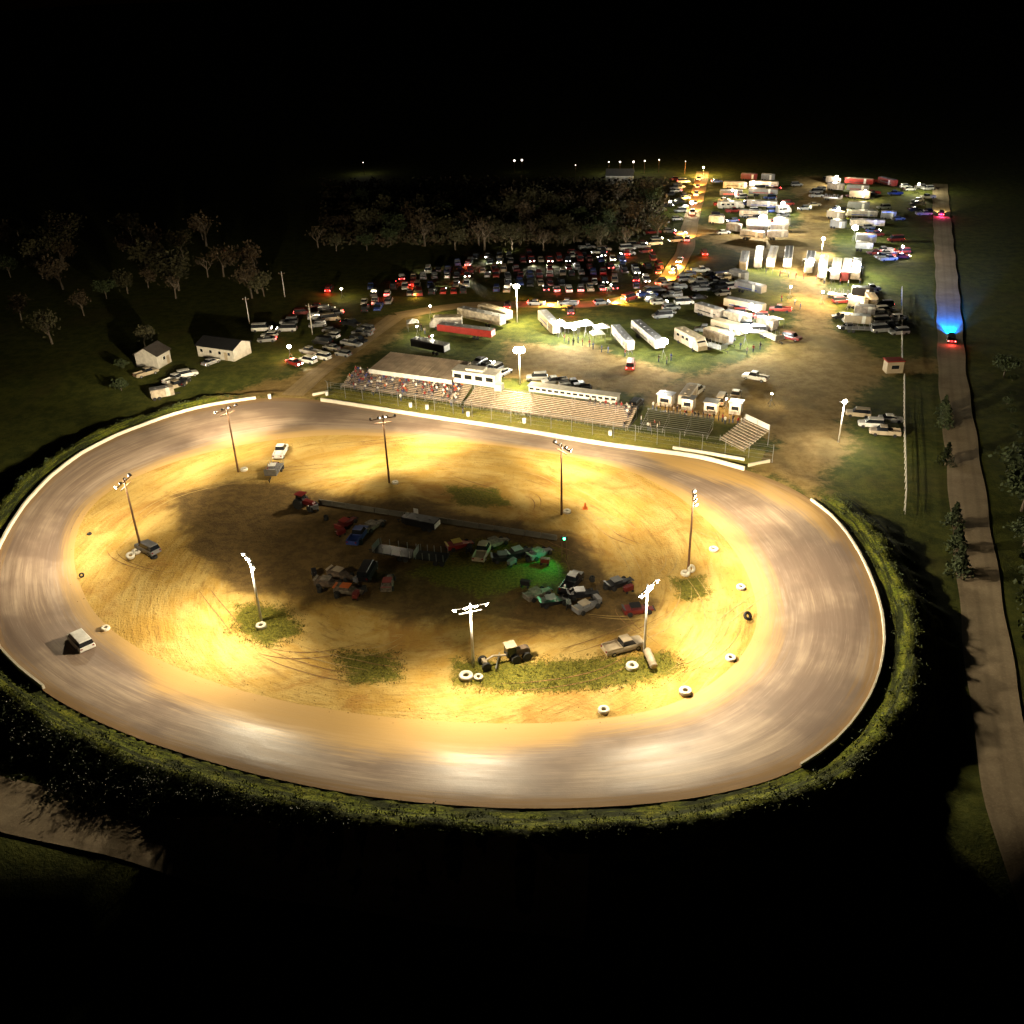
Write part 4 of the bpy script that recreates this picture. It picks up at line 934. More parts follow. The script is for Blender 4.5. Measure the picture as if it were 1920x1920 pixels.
# work lights in the pits
def work_light(pix, h, power, color, label, r=.45, lens=LAMPW):
    color = (color[0], color[1]*.9, color[2]*.68)
    b = G(*pix); root = thing("work_light", label, "work light", b, 0, "work lights in the pits")
    mb = MB(); mb.cyl((0, 0, h*.5), (0, 0, h), .05, .04, 6)
    for k in range(3): a = k*2.1; mb.cyl((0, 0, h*.55), (math.cos(a)*.8, math.sin(a)*.8, 0), .04, .04, 5)
    mb.build("tripod", STEEL, root)
    mb = MB(); mb.sphere((0, 0, h+r*.7), r, 10, 0, (1, 1, .8)); mb.build("globe", lens, root)
    light('POINT', root, (0, 0, h+r*1.6+.3), power*(.5 if pix[0] < 1300 else .75), color, rad_=.4, name="work_light_glow"); return root
for (x, y, h, p, c, r, lab) in [
  (1050,632,3.2,26000,(.85,.92,1),.8,"white globe light at the left of the brilliant canopy group"), (1076,640,3.0,18000,(.9,.95,1),.7,"white globe light in the middle of the brilliant canopy group"), (1098,632,3.2,26000,(.85,.92,1),.8,"white globe light at the right of the brilliant canopy group"),
  (1243,672,3.4,26000,(.88,.92,1),1.0,"blinding white light at the nose of the long white trailer"), (1180,664,2.6,5000,(.9,.95,1),.35,"small white light at the end of the narrow white trailer"),
  (1414,608,3.4,24000,(.9,.95,1),.9,"white light above the slanting trailer block"), (1396,648,3.4,34000,(.92,1,.95),1.3,"big white light shining on green grass at the trailer block"),
  (1428,437,4.0,46000,(.88,.92,1),1.4,"brightest white light in the far left pit block"), (1466,404,3.6,16000,(.9,.95,1),.8,"white light at the right of the far left pit block"), (1412,358,3.2,14000,(1,.9,.8),.4,"dim light among the furthest trailers on the left"), (1372,374,3.2,14000,(1,.9,.75),.4,"dim light beside the motorhome in the far left block"),
  (1424,506,3.0,11000,(.95,.97,1),.5,"light in front of the left upright trailers"), (1470,514,3.0,14000,(1,.95,.8),.5,"light between the upright motorhomes"), (1518,512,3.0,22000,(.9,.95,1),.9,"white light in front of the fifth upright trailer"), (1560,530,3.0,20000,(.95,1,1),.8,"white light below the upright trailers"), (1603,520,3.0,30000,(.85,.97,1),1.1,"white light at the right end of the upright trailers beside the green patch"),
  (1600,452,3.6,18000,(.9,1,.95),1.0,"square white light left of the silver trailers"), (1566,350,3.4,16000,(.9,.95,1),.6,"light at the left of the far right block"), (1570,410,3.2,12000,(.95,1,.7),.5,"yellowish light left of the crosswise white trailers"), (1620,376,3.2,10000,(1,.9,.8),.4,"dim light inside the far right block"),
  (1590,580,3.2,13000,(1,.85,.6),.5,"warm light beside the lower right block"), (1540,570,3.0,9000,(1,.8,.5),.35,"small warm light left of the lower right block"), (1480,560,3.0,9000,(1,.7,.35),.35,"small orange light on the dirt pit crossing"),
  (812,650,2.6,2500,(.9,1,.95),.25,"small light beside the black trailer"), (808,596,3.0,8000,(1,.85,.6),.3,"light behind the white motorhome"), (1720,362,3.0,9000,(.95,1,.8),.5,"white light in the far right corner"), (1690,480,2.6,5000,(1,.9,.9),.4,"light on the grass by the far fence"), (783,632,2.6,3000,(.95,.95,.9),.25,"small light among the white gear left of the motorhome"),
  (1318,330,3.4,16000,(1,.75,.35),.4,"warm light at the far top end of the exit lane"), (1296,400,3.4,12000,(.95,1,.85),.7,"white light beside the bend of the exit lane"), (1360,770,2.4,1200,(1,.8,.5),.2,"small lamp between the booths"), (545,672,2.6,3500,(1,.8,.4),.5,"warm lamp at the left end of the lane by the red car"), (925,700,2.4,1200,(1,.9,.7),.25,"small lamp beside the announcer booth"), (1445,760,2.4,900,(1,.9,.7),.22,"small lamp on the dark grass right of the booths"),
  (642,560,2.6,2200,(1,.85,.5),.3,"warm lamp beside the maroon car in the dark field")]:
    work_light((x, y), h, p, c, lab, r, LAMPW if c[2] > .8 else LAMPY)
# canopies of the brilliantly lit group
for k, (x, y, w_, d_) in enumerate([(1048,622,4, 4), (1070,626,4,3.4), (1095,622,4.4,4), (1120,640,3.2,3), (1516,500,3,3), (1560,520,3.4,3), (1600,512,4,3.4), (775,618,3,3), (1128,628,4,3)]):
    root = thing("canopy", f"white pop up canopy, {nth(k)} of the lit canopies among the trailers counted from the big lit group", "canopy", G(x, y), .2, "pop up canopies")
    root["label"] = ["white canopy at the left of the brilliantly lit group", "white canopy in the middle of the brilliantly lit group", "white canopy at the right of the brilliantly lit group", "low white canopy just below right of the brilliant group", "white canopy by the fifth upright trailer", "white canopy by the sixth upright trailer", "white canopy by the last upright trailer", "white canopy left of the white motorhome", "white canopy behind the low one right of the brilliant group"][k]
    mb = MB(); mb.add([(-w_/2, -d_/2, 2.1), (w_/2, -d_/2, 2.1), (w_/2, d_/2, 2.1), (-w_/2, d_/2, 2.1), (0, 0, 3.0)], [(0, 1, 4), (1, 2, 4), (2, 3, 4), (3, 0, 4), (3, 2, 1, 0)]); mb.build("cover", WHITE, root)
    for sx in (-1, 1):
        for sy in (-1, 1): mb = MB(); mb.cyl((sx*w_/2*.95, sy*d_/2*.95, 0), (sx*w_/2*.95, sy*d_/2*.95, 2.12), .04, .04, 5); mb.build("leg", STEEL, root)

# race cars: open wheel dirt modified
def race_car(label, pix, rz, body, accent, group):
    root = thing("race_car", label, "race car", G(*pix), rz, group)
    mb = MB(); mb.loft([[(x, -w_, .28), (x, -w_, zt), (x, w_, zt), (x, w_, .28)] for x, w_, zt in ((-2.1, .8, .95), (-.6, .85, .9), (.5, .75, .8), (1.4, .42, .62), (2.2, .38, .5))]); mb.build("body", body, root)
    mb = MB(); mb.box((-.45, 0, 1.32), (1.5, 1.35, .05)); mb.build("roof", accent, root)
    mb = MB()
    for x, y in ((-1.15, -.6), (-1.15, .6), (.25, -.6), (.25, .6)): mb.cyl((x, y, .85), (x*.95, y, 1.3), .035, .035, 5)
    mb.build("roll_cage", DARK, root)
    mb = MB(); mb.box((-2.1, 0, 1.12), (.35, 1.55, .04), 0, 0, (1, 1), ('Y', .3)); mb.build("spoiler", accent, root)
    mb = MB(); mb.box((2.3, 0, .42), (.12, 1.2, .2)); mb.build("bumper", DARK, root)
    for x, y in ((-1.35, -.88), (-1.35, .88), (1.4, -.8), (1.4, .8)): mb = MB(); mb.cyl((x, y-.14, .36), (x, y+.14, .36), .36, .36, 12); mb.build("wheel", TYRE, root)
    return root
DULLW = mat("dimmed_white_panel", (.2, .17, .13), .7, var=.35, scale=2); DULLT = mat("dark_tan_panel", (.13, .09, .06), .7, var=.35, scale=2)  # race car paints darkened to carry the gloom of the infield centre
IF = "vehicles and gear in the dark infield centre"
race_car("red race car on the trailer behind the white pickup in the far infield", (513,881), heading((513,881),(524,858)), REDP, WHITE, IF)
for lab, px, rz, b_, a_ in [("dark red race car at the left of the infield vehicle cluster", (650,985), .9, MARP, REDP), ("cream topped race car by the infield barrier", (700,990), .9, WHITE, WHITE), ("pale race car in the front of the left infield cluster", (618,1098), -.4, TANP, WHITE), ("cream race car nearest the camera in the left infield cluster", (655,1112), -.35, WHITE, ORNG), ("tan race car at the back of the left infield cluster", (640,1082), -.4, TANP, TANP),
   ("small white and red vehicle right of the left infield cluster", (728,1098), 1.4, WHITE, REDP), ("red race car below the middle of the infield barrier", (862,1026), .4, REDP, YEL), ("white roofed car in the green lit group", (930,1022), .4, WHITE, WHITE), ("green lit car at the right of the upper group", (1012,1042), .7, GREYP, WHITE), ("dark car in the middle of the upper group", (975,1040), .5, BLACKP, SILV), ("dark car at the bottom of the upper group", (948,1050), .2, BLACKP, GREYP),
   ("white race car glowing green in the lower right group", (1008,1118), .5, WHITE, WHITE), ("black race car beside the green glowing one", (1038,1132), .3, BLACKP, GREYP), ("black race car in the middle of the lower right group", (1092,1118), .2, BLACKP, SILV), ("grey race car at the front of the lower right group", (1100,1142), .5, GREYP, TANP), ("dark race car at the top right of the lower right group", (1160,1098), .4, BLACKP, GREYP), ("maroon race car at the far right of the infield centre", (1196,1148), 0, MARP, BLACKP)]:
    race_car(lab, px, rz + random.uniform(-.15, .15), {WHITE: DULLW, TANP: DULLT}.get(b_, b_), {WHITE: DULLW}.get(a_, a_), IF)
nc('pickup', 'black', (1072,1098), (1085,1080), "black pickup between the two dark race car groups", IF)
nc('van', 'black', (690,1078), (700,1060), "dark van at the right of the left infield cluster", IF)
nc('pickup', 'dark blue', (672,1010), (690,985), "dark blue pickup below the left end of the barrier", IF)
nc('pickup', 'tan', (905,1040), (915,1020), "dim truck left of the green lit cars", IF)
trailer('flat', 'grey', (520,872), (509,890), "low trailer carrying the red race car in the far infield", group=IF, w=2.2, zc=.8)
trailer('flat', 'black', (778,1040), (705,1028), "long dark trailer with upright stakes in the infield centre", group=IF, zc=.9)
trailer('flat', 'black', (838,1046), (782,1040), "second dark stake trailer right of the first in the infield centre", group=IF, zc=.9)
trailer('box', 'black', (820,985), (757,972), "dark low trailer beyond the infield barrier", group=IF, h=1.7, w=2.2)
for k, (x, y) in enumerate([(556,945),(590,958),(612,975),(640,1004),(676,1020),(590,1080),(600,1110),(672,1092),(684,1108),(668,1122),(632,1120),(880,1035),(898,1050),(960,1060),(990,1052),(1022,1058),(1050,1112),(1066,1140),(1082,1088),(1120,1130),(1136,1104),(1178,1110),(1110,1090),(985,1100)]):
    r_ = random.Random(k); root = thing("tool_cart" if k % 2 else "tyre_stack", f"dark {'tool cart' if k % 2 else 'stack of racing tyres'}, {nth(k//2)} of those among the infield vehicles", ("cart" if k % 2 else "tyres"), G(x, y), r_.uniform(0, 3), "carts and tyre stacks between the infield vehicles")
    if k % 2:
        mb = MB(); mb.box((0, 0, .75), (1.4, .7, .7)); mb.build("box", [MARP, GREYP, BLACKP][k % 3], root); mb = MB(); mb.cyl((-.7, 0, 1.0), (-1.1, 0, 1.25), .03, .03, 5); mb.build("handle", STEEL, root)
        for sx in (-.5, .5):
            for sy in (-.36, .36): mb = MB(); mb.cyl((sx, sy-.05, .2), (sx, sy+.05, .2), .2, .2, 8); mb.build("wheel", TYRE, root)
    else:
        for j in range(3): mb = MB(); mb.ring((r_.uniform(-.05, .05), r_.uniform(-.05, .05), .14+j*.29), .4, .2, .28, 12); mb.build("tyre", TYRE, root)
# farm tractor
root = thing("farm_tractor", "dark brown farm tractor at the left end of the infield barrier", "tractor", G(572,952), -.5, IF)
mb = MB(); mb.loft([[(x, -w_, .9), (x, -w_, zt), (x, w_, zt), (x, w_, .9)] for x, w_, zt in ((-.6, .5, 1.5), (.3, .45, 1.7), (2.0, .4, 1.5), (2.2, .35, 1.3))]); mb.build("bonnet", MARP, root)
mb = MB(); mb.box((-.6, 0, 2.6), (1.6, 1.6, .1)); mb.build("cab_roof", MARP, root); mb = MB(); mb.box((-.6, 0, 2.05), (1.3, 1.3, 1.0), 0, 0, (.9, .9)); mb.build("cab", GLASS, root)
for x, r_, w_ in ((-.7, .95, .45), (1.7, .6, .3)):
    for s in (-1, 1): mb = MB(); mb.cyl((x, s*.65, r_), (x, s*(.65+w_), r_), r_, r_, 16); mb.build("wheel", TYRE, root)
# road grader
root = thing("road_grader", "brown road grader with a long narrow frame in the near infield", "grader", G(952,1240), heading((928,1245),(978,1232)), None)
mb = MB(); mb.loft([[(x, -.45, zb), (x, -.45, zt), (x, .45, zt), (x, .45, zb)] for x, zb, zt in ((.9, .9, 1.7), (2.6, .9, 1.75), (3.0, .9, 1.5))]); mb.build("engine_cover", DULLT, root)
mb = MB(); mb.box((.4, 0, 1.8), (1.3, 1.3, 1.5), 0, 0, (.92, .92)); mb.build("cab", GLASS, root); mb = MB(); mb.box((.4, 0, 2.6), (1.5, 1.5, .1)); mb.build("cab_roof", TANP, root)
mb = MB(); mb.cyl((-.2, 0, 1.1), (-2.0, 0, 1.5), .16, .14, 8); mb.cyl((-2.0, 0, 1.5), (-3.2, 0, 1.0), .14, .14, 8); mb.box((-3.2, 0, .9), (.5, 1.0, .5)); mb.build("frame", TANP, root)
mb = MB(); mb.box((-1.4, 0, .35), (.12, 3.4, .55), -.5); mb.build("blade", STEEL, root)
for x in (.9, 2.4, -3.2):
    for s in (-1, 1): mb = MB(); mb.cyl((x, s*.6, .62), (x, s*1.0, .62), .62, .62, 14); mb.build("wheel", TYRE, root)
# fuel tank lying by the near right pole
root = thing("fuel_tank", "pale round ended tank on skids at the foot of the near right light pole", "tank", G(1219,1243), heading((1213,1226),(1226,1256)))
mb = MB(); mb.cyl((-1.6, 0, .75), (1.6, 0, .75), .5, .5, 14); mb.sphere((-1.6, 0, .75), .5, 12, 0, (.5, 1, 1)); mb.sphere((1.6, 0, .75), .5, 12, 0, (.5, 1, 1)); mb.build("tank_shell", TANP, root, True)
mb = MB(); [mb.box((x, 0, .15), (.15, 1.0, .3)) for x in (-1, 1)]; mb.build("skids", DARK, root)

# tyres
TY = {}
def tyre(px, ro, label, white=True, tilt=None, group="big tyres marking the inside of the track"):
    ro *= .8
    key = (round(ro, 2), white)
    if key not in TY:
        mb = MB(); mb.ring((0, 0, 0), ro, ro*.42, ro*.62, 22); TY[key] = mb.mesh("tractor_tyre", [TYREW if white else TYRE], True)
    ro_ = ro; g = G(*px); o = put("tractor_tyre", TY[key], None, (g.x, g.y, g.z + (ro*.31 if not tilt else ro*.9)))
    if tilt: o.rotation_euler = (tilt, 0, .6)
    return tag(o, label, "tyre", group)
for px, ro, lab, wh, ti in [((198,1180),.8,"white tyre on the inner edge of the left turn near the van",True,None), ((154,1082),.5,"small brown tyre standing on the inner edge of the far left turn",False,1.2), ((168,1002),.5,"small dark tyre lying at the top of the left turn",False,None), ((1389,1103),.85,"white tyre highest on the inner edge of the right turn",True,None), ((1401,1161),.8,"dark tyre leaning on the inner edge of the right turn",False,.9),
   ((1370,1236),.85,"white tyre with a black knob on the lower right turn",True,None), ((1285,1299),1.0,"large white tyre at the exit of the right turn",True,None), ((1132,1334),.9,"white tyre on the inner edge of the near straight",True,None), ((874,1271),1.15,"largest white tyre in front of the thick white pole",True,None), ((897,1272),.8,"grass grown white tyre right of the largest one",True,None),
   ((1185,1252),1.05,"white tyre in front of the dusty pickup",True,None), ((490,1176),.95,"white tyre ring round the foot of the near left pole",True,None), ((256,1036),.9,"white rimmed tyre left of the leftmost pole",True,None), ((246,1048),.85,"white rimmed tyre lying lower left of the leftmost pole",True,.4), ((289,1046),.7,"dark tyre below the grey car at the leftmost pole",False,None),
   ((741,906),.75,"white tyre right of the far side pole with black top",True,None), ((458,882),.85,"white tyre at the foot of the far left pole",True,None), ((1063,961),.85,"white tyre at the foot of the middle far pole",True,None), ((1285,1077),.9,"white tyre left at the foot of the right turn pole",True,None), ((1296,1072),.8,"tyre leaning at the foot of the right turn pole",True,1.0), ((1338,1032),.9,"pale tyre in the glare right of the right turn pole",True,None)]:
    tyre(px, ro, lab, wh, ti)
root = thing("marker_cone", "orange marker on the clay right of the middle far pole", "marker", G(1097,954)); mb = MB(); mb.box((0, 0, .05), (.9, .9, .1)); mb.cyl((0, 0, .1), (0, 0, 1.2), .35, .08, 10); mb.build("cone_body", ORNG, root)
# infield barrier
ba, bb = G(598,944), G(1045,1012); n = 16; d = (bb-ba)/n; me = None
for i in range(n):
    c = ba + d*(i+.5)
    if me is None:
        mb = MB(); Lb = d.length-.12; sec = lambda x: [(x, -.32, 0), (x, -.3, .15), (x, -.13, .4), (x, -.1, .85), (x, .1, .85), (x, .13, .4), (x, .3, .15), (x, .32, 0)]; mb.loft([sec(-Lb/2), sec(Lb/2)]); me = mb.mesh("concrete_barrier", [CONC])
    o = put("concrete_barrier", me, None, c, math.atan2(d.y, d.x)+random.uniform(-.02, .02)); tag(o, f"concrete barrier block in the infield line, {nth(i)} from the left", "barrier", "line of concrete barriers across the infield")
root = thing("signal_post", "short post with a green lamp in the infield centre", "signal", G(1058,1046), 0)
mb = MB(); mb.cyl((-.35, 0, 0), (-.35, 0, 3.4), .06, .06, 8); mb.cyl((.35, 0, 0), (.35, 0, 3.4), .06, .06, 8); mb.build("post", WOODP, root); mb = MB(); mb.box((0, 0, 3.5), (1.0, .25, .6)); mb.build("lamp_box", DARK, root)
mb = MB(); mb.cyl((0, -.14, 3.5), (0, -.2, 3.5), .18, .18, 12); mb.build("green_lamp", GREENL, root)
light('SPOT', root, (-.2, -.5, 3.3), 1500, (.03, 1, .3), (-.9, -.55, -.12), 140, .8, .2, "green_beam")

# ================================================================== WHITE FENCE, HOUSES
def fence_line(label, pts, step, h, name="board_fence"):
    pts = [G(*p) for p in pts]; root = thing(name, label, "fence", pts[0], 0)
    for a, b in zip(pts[:-1], pts[1:]):
        n = max(1, int((b-a).length/step)); d = (b-a)/n; ang = math.atan2(d.y, d.x)
        for i in range(n):
            p = a + d*i - pts[0]; mb = MB(); mb.box((0, 0, h/2-.1), (.12, .12, h+.2)); mb.build("post", OFFW, root, loc=p, rz=ang)
            mb = MB(); l = d.length
            mb.loft([[(x, .08, z+k), (x, .12, z+k), (x, .12, z+k+.14), (x, .08, z+k+.14)] for x, z in ((.01, 0), (l-.01, d.z))  for k in (h-.2,)]); mb.build("rail", OFFW, root, loc=p, rz=ang)
            mb = MB(); mb.loft([[(x, .08, z+k), (x, .12, z+k), (x, .12, z+k+.14), (x, .08, z+k+.14)] for x, z in ((.01, 0), (l-.01, d.z)) for k in (h-.65,)]); mb.build("rail", OFFW, root, loc=p, rz=ang)
    return root
fence_line("white fence running down the right side from the shed to the dark hollow", [(1694,712),(1694,800),(1696,880),(1697,930),(1694,972)], 2.4, 1.4)
fence_line("white fence along the right side of the pits up from the shed", [(1690,545),(1690,610),(1690,682)], 2.6, 1.3)
def house(label, name, a, b, depth, h, wall, roof, ridge=1.4, group=None, wins=3):
    pa, pb = G(*a), G(*b); d = pb-pa; L = d.length; rz = math.atan2(d.y, d.x); c = (pa+pb)/2
    root = thing(name, label, name.split('_')[-1], c, rz, group)
    mb = MB(); mb.box((0, depth/2, h/2), (L, depth, h))
    for s in (-1, 1): mb.add([(s*L/2, 0, h), (s*L/2, depth, h), (s*L/2, depth/2, h+ridge), (s*(L/2-.1), 0, h), (s*(L/2-.1), depth, h), (s*(L/2-.1), depth/2, h+ridge)], [(0, 1, 2), (5, 4, 3), (0, 2, 5, 3), (1, 4, 5, 2)])
    mb.build("wall", wall, root)
    mb = MB()
    for s in (-1, 1):
        y0 = -.4 if s < 0 else depth+.4; z0 = h-.12
        mb.loft([[(x, y0, z0), (x, depth/2, h+ridge+.02), (x, depth/2, h+ridge+.14), (x, y0, z0+.12)] for x in (-L/2-.3, L/2+.3)])
    mb.build("roof", roof, root)
    for i in range(wins):
        x = -L/2 + L*(i+.5)/wins; mb = MB(); mb.box((x, -.02, h*.58), (.9, .08, .9)); f = mb.build("window", WHITE, root); mb = MB(); mb.box((x, -.07, h*.58), (.74, .04, .74)); mb.build("pane", GLASS, f)
    mb = MB(); mb.box((L*.28, -.03, 1.0), (.9, .08, 2.0)); mb.build("door", TANP, root)
    return root
house("long cream shed with a dark roof left of the track", "long_shed", (372,668), (440,678), 6.5, 2.9, OFFW, DARK, 1.2, wins=4)
house("small cream house behind the parked trucks at the left", "small_house", (298,692), (322,678), 6, 3.2, OFFW, mat("dark_shingle", (.05, .04, .035), .9), 1.6, wins=1)
house("far white farmhouse at the top beyond the trees", "farm_house", (1136,348), (1186,348), 9, 4, WHITE, GREYP, 2, wins=4)
trailer('box', 'white', (285,728), (318,722), "white trailer parked in front of the small cream house", group="vehicles by the small house", w=2.4, h=2.4)
for kd, c, a, b, lab in [('pickup','white',(328,716),(338,712),"white truck right of the trailer by the small house"), ('pickup','tan',(328,728),(340,724),"pinkish tan truck in front by the small house"), ('sport_utility','white',(352,706),(362,704),"white car behind the tan truck by the small house"), ('pickup','tan',(275,704),(288,700),"cream truck at the left of the small house"), ('sedan','black',(345,720),(352,714),"black car beside the vehicles at the small house"), ('sedan','silver',(396,683),(404,680),"pale car on the grass in front of the long shed")]:
    nc(kd, c, a, b, lab, "vehicles by the small house")
# far yard lamps on the horizon side
for k, (x, y) in enumerate([(965,318),(979,317),(1079,327),(1141,321),(1162,321),(1187,321),(1208,319),(1235,317),(1284,320),(683,321)]):
    root = thing("yard_lamp", f"tiny far lamp in the darkness at the top, {nth(k)} from the left of the row" if k < 9 else "lone far lamp in the dark at the top left", "lamp", G(x, y+6), 0, "far lamps in the darkness")
    mb = MB(); mb.cyl((0, 0, 0), (0, 0, 5), .1, .08, 6); mb.build("pole", WOODP, root); mb = MB(); mb.sphere((0, 0, 5.3), (.5, .5, .25, .3, .4, .45, .35, .3, .2, .18)[k], 8); mb.build("lamp_globe", mat('dim_far_lamp', (1, 1, 1), .3, emit=(1, .88, .75), es=3), root)
    if 3 <= k <= 7 or k == 9: light('POINT', root, (0, 0, 6.2), 500, (1, .9, .75), name="yard_lamp_glow")
# people among the trailers
for k, (x, y) in enumerate([(1058,640),(1066,645),(1075,648),(1084,643),(1092,648),(1105,650),(1112,655),(1128,660),(1140,662),(1172,668),(1235,678),(1250,682),(1258,676),(1388,655),(1400,664),(1412,660),(1425,655),(1436,512),(1448,514),(1462,518),(1478,520),(1492,522),(1506,524),(1530,526),(1545,532),(1575,534),(1590,536),(1612,532),(1465,565),(1490,572),(1500,580),(928,722),(938,716),(790,620),(797,626),(805,640)]):
    c = random.choice(["white", "black", "dark blue", "red", "tan"]); where = "near the brilliant canopy group" if k < 13 else "near the slanting trailer block" if k < 17 else "in front of the upright trailers" if k < 28 else "on the dirt pit crossing" if k < 31 else "behind the grandstand roof"
    k0 = 0 if k < 13 else 13 if k < 17 else 17 if k < 28 else 28 if k < 31 else 31
    put_person(c, 'stand', G(x, y), random.uniform(0, 6), f"person in {c} standing {where}, {nth(k-k0)} from the left", "people in the pits")

# ================================================================== TREES AND SCRUB
LEAFA = mat("olive_leaves", (.05, .045, .016), .85, var=.3, scale=.6); LEAFB = mat("autumn_leaves", (.06, .04, .018), .85, var=.3, scale=.6); LEAFC = mat("dark_green_leaves", (.035, .05, .015), .85, var=.3, scale=.6)
BARK = mat("grey_bark", (.13, .10, .07), .9, scale=3); BLOSS = mat("pale_blossom", (.28, .27, .22), .8, var=0)
def tree_mesh(h, spread, leaf, nleaf, seed, conical=False, ls=.28):
    r = random.Random(seed); tr = MB(); lf = MB(); ends = []
    def branch(p, d, L, rad_, depth):
        q = p + d*L; tr.cyl(p, q, rad_, rad_*.6, 5 if depth else 7, 0, False)
        if depth >= 3: ends.append(q); return
        for i in range(3 if depth else 5):
            a = r.uniform(0, 6.28); nd = (d*.75 + Vector((math.cos(a), math.sin(a), r.uniform(.0, .5)))*.75).normalized(); branch(p + d*L*r.uniform(.6, 1), nd, L*r.uniform(.55, .75), rad_*.5, depth+1)
        ends.append(q)
    if conical:
        tr.cyl((0, 0, -.2), (0, 0, h*.9), .09, .03, 6)
        for i in range(nleaf):
            t = r.random()**.8; rr = spread*(1-t)*math.sqrt(r.random())*(.75+.35*math.sin(t*30)) + .05; a = r.uniform(0, 6.28); ends.append(Vector((rr*math.cos(a), rr*math.sin(a), .15+t*h*.97)))
        pts = ends
    else:
        branch(Vector((0, 0, -.3)), Vector((r.uniform(-.06, .06), r.uniform(-.06, .06), 1)), h*.38, h*.028, 0)
        pts = [r.choice(ends) + Vector((r.gauss(0, .09), r.gauss(0, .09), r.gauss(0, .07)))*h for _ in range(nleaf)]
    for p in pts:
        u = Vector((r.gauss(0, 1), r.gauss(0, 1), r.gauss(0, 1))).normalized(); v = u.orthogonal().normalized(); s = ls*r.uniform(.6, 1.4)
        lf.add([p - u*s, p + v*s*.6, p + u*s, p - v*s*.6], [(0, 1, 2, 3)])
    return tr.mesh("trunk", [BARK]), lf.mesh("crown", [leaf])
TM = {k: tree_mesh(*v) for k, v in dict(a=(11, 4, LEAFA, 420, 1, False, .4), b=(10, 4, LEAFB, 500, 2, False, .4), c=(9, 4, LEAFC, 900, 3, False, .4), d=(12, 4, LEAFB, 160, 4, False, .35), cone=(3.4, 1.5, LEAFC, 1100, 5, True, .18), bush=(2.2, 1.2, LEAFC, 420, 6, False, .2), thick=(9, 4, LEAFA, 1500, 8, False, .42)).items()}
def tree(k, px, s, label, group, name="tree", cat="tree"):
    root = thing(name, label, cat, G(*px) if not isinstance(px, Vector) else px, random.uniform(0, 6), group); root.scale = (s,)*3
    put("trunk", TM[k][0], root); put("crown", TM[k][1], root); return root
for i, (x, y, k, s) in enumerate([(98,645,'a',1.0), (158,592,'b',.8), (272,650,'thick',.72), (278,540,'b',.7), (200,560,'c',.8), (40,600,'b',.9), (330,560,'d',.8), (232,690,'bush',1.6), (228,733,'bush',1.8), (20,520,'c',1), (120,500,'b',1), (390,520,'d',.8)]):
    tree(k, (x, y), s, ["pale trunked broad tree standing alone in the dark left field", "thin tree with pale trunk left of the field", "round olive tree behind the small cream house", "dim tree high in the dark field", "dark bushy tree left of the dim tree", "dim tree at the left edge of the photo", "thin tree above the long shed", "low bush left of the small house", "dark round bush beside the white trailer", "dark tree at the top left edge", "dim brown tree at the top left", "thin bare tree left of the utility poles"][i], "trees in the dark left field")
rows_ = 0
for i in range(112):
    x = 630 + (i % 56)*11 + random.uniform(-9, 9); y = 462 - (i % 5)*15 - (i//56)*6 + random.uniform(-9, 9) - max(0, x-1150)*.12
    if x > 1235: continue
    kt = random.choice(['d', 'b', 'thick', 'a', 'c', 'bush']); tree(kt, (x, y), random.uniform(.6, 1.2)*(1.7 if kt == 'bush' else 1), f"{dict(d='sparse tree', b='brown tree', thick='dense tree', a='olive tree', c='dark green tree', bush='understorey bush')[kt]}, {nth(i % 56)} from left in the {'front' if i < 56 else 'back'} of the woodland", "row of woodland trees behind the car park")
for i, (x, y) in enumerate([(1768,778), (1770,800), (1772,872), (1786,988), (1791,1032), (1795,1078)]):
    tree('cone', (x, y), random.uniform(1.2, 1.45), f"small dark pointed evergreen at the left edge of the gravel road, {nth(i)} from the top", "small evergreens along the gravel road", "evergreen_shrub", "shrub")
for i in range(34):
    y = 700 + i*20 + random.uniform(-8, 8); x = 1870 + (y-560)*.115 + random.uniform(-6, 14)
    tree(random.choice(['bush', 'bush', 'c']), (x, y), random.uniform(.6, 1.1), f"dark hedge bush beyond the gravel road, {nth(i)} from the top", "hedge beyond the gravel road", "hedge_bush", "bush")
vs_ = [Vector((P(x, y).x, P(x, y).y, 0)) for x, y in ((640, 395), (1240, 365))]
und = MB()
for i in range(2600):
    x, y = random.uniform(610, 1245), random.uniform(345, 462); 
    if y > 462 - max(0, x-1150)*.3: continue
    p0 = P(x, y); s_ = random.uniform(.5, 1.6)
    for _ in range(7):
        p = Vector((p0.x + random.gauss(0, 1.6), p0.y + random.gauss(0, 1.6), random.uniform(.1, 3.4))); u = Vector((random.gauss(0, 1), random.gauss(0, 1), random.gauss(0, 1))).normalized(); v = u.orthogonal().normalized()
        und.add([p-u*s_*.6, p+v*s_*.35, p+u*s_*.6, p-v*s_*.35], [(0, 1, 2, 3)], random.randrange(2))
tag(und.build("undergrowth", [LEAFA, LEAFB]), "dim brownish undergrowth filling the woodland behind the car park", None, None, "stuff")
for i in range(40):
    x, y = random.uniform(-20, 620), random.uniform(440, 600)
    if y > 470 + (x < 500)*90: continue
    kt = random.choice(['d', 'b', 'thick', 'a']); tree(kt, (x, y), random.uniform(.8, 1.5), f"dim {dict(d='sparse', b='brown', thick='dense', a='olive')[kt]} tree in the dark upper left, {nth(i)} of the scattered ones", "scattered trees in the dark upper left")
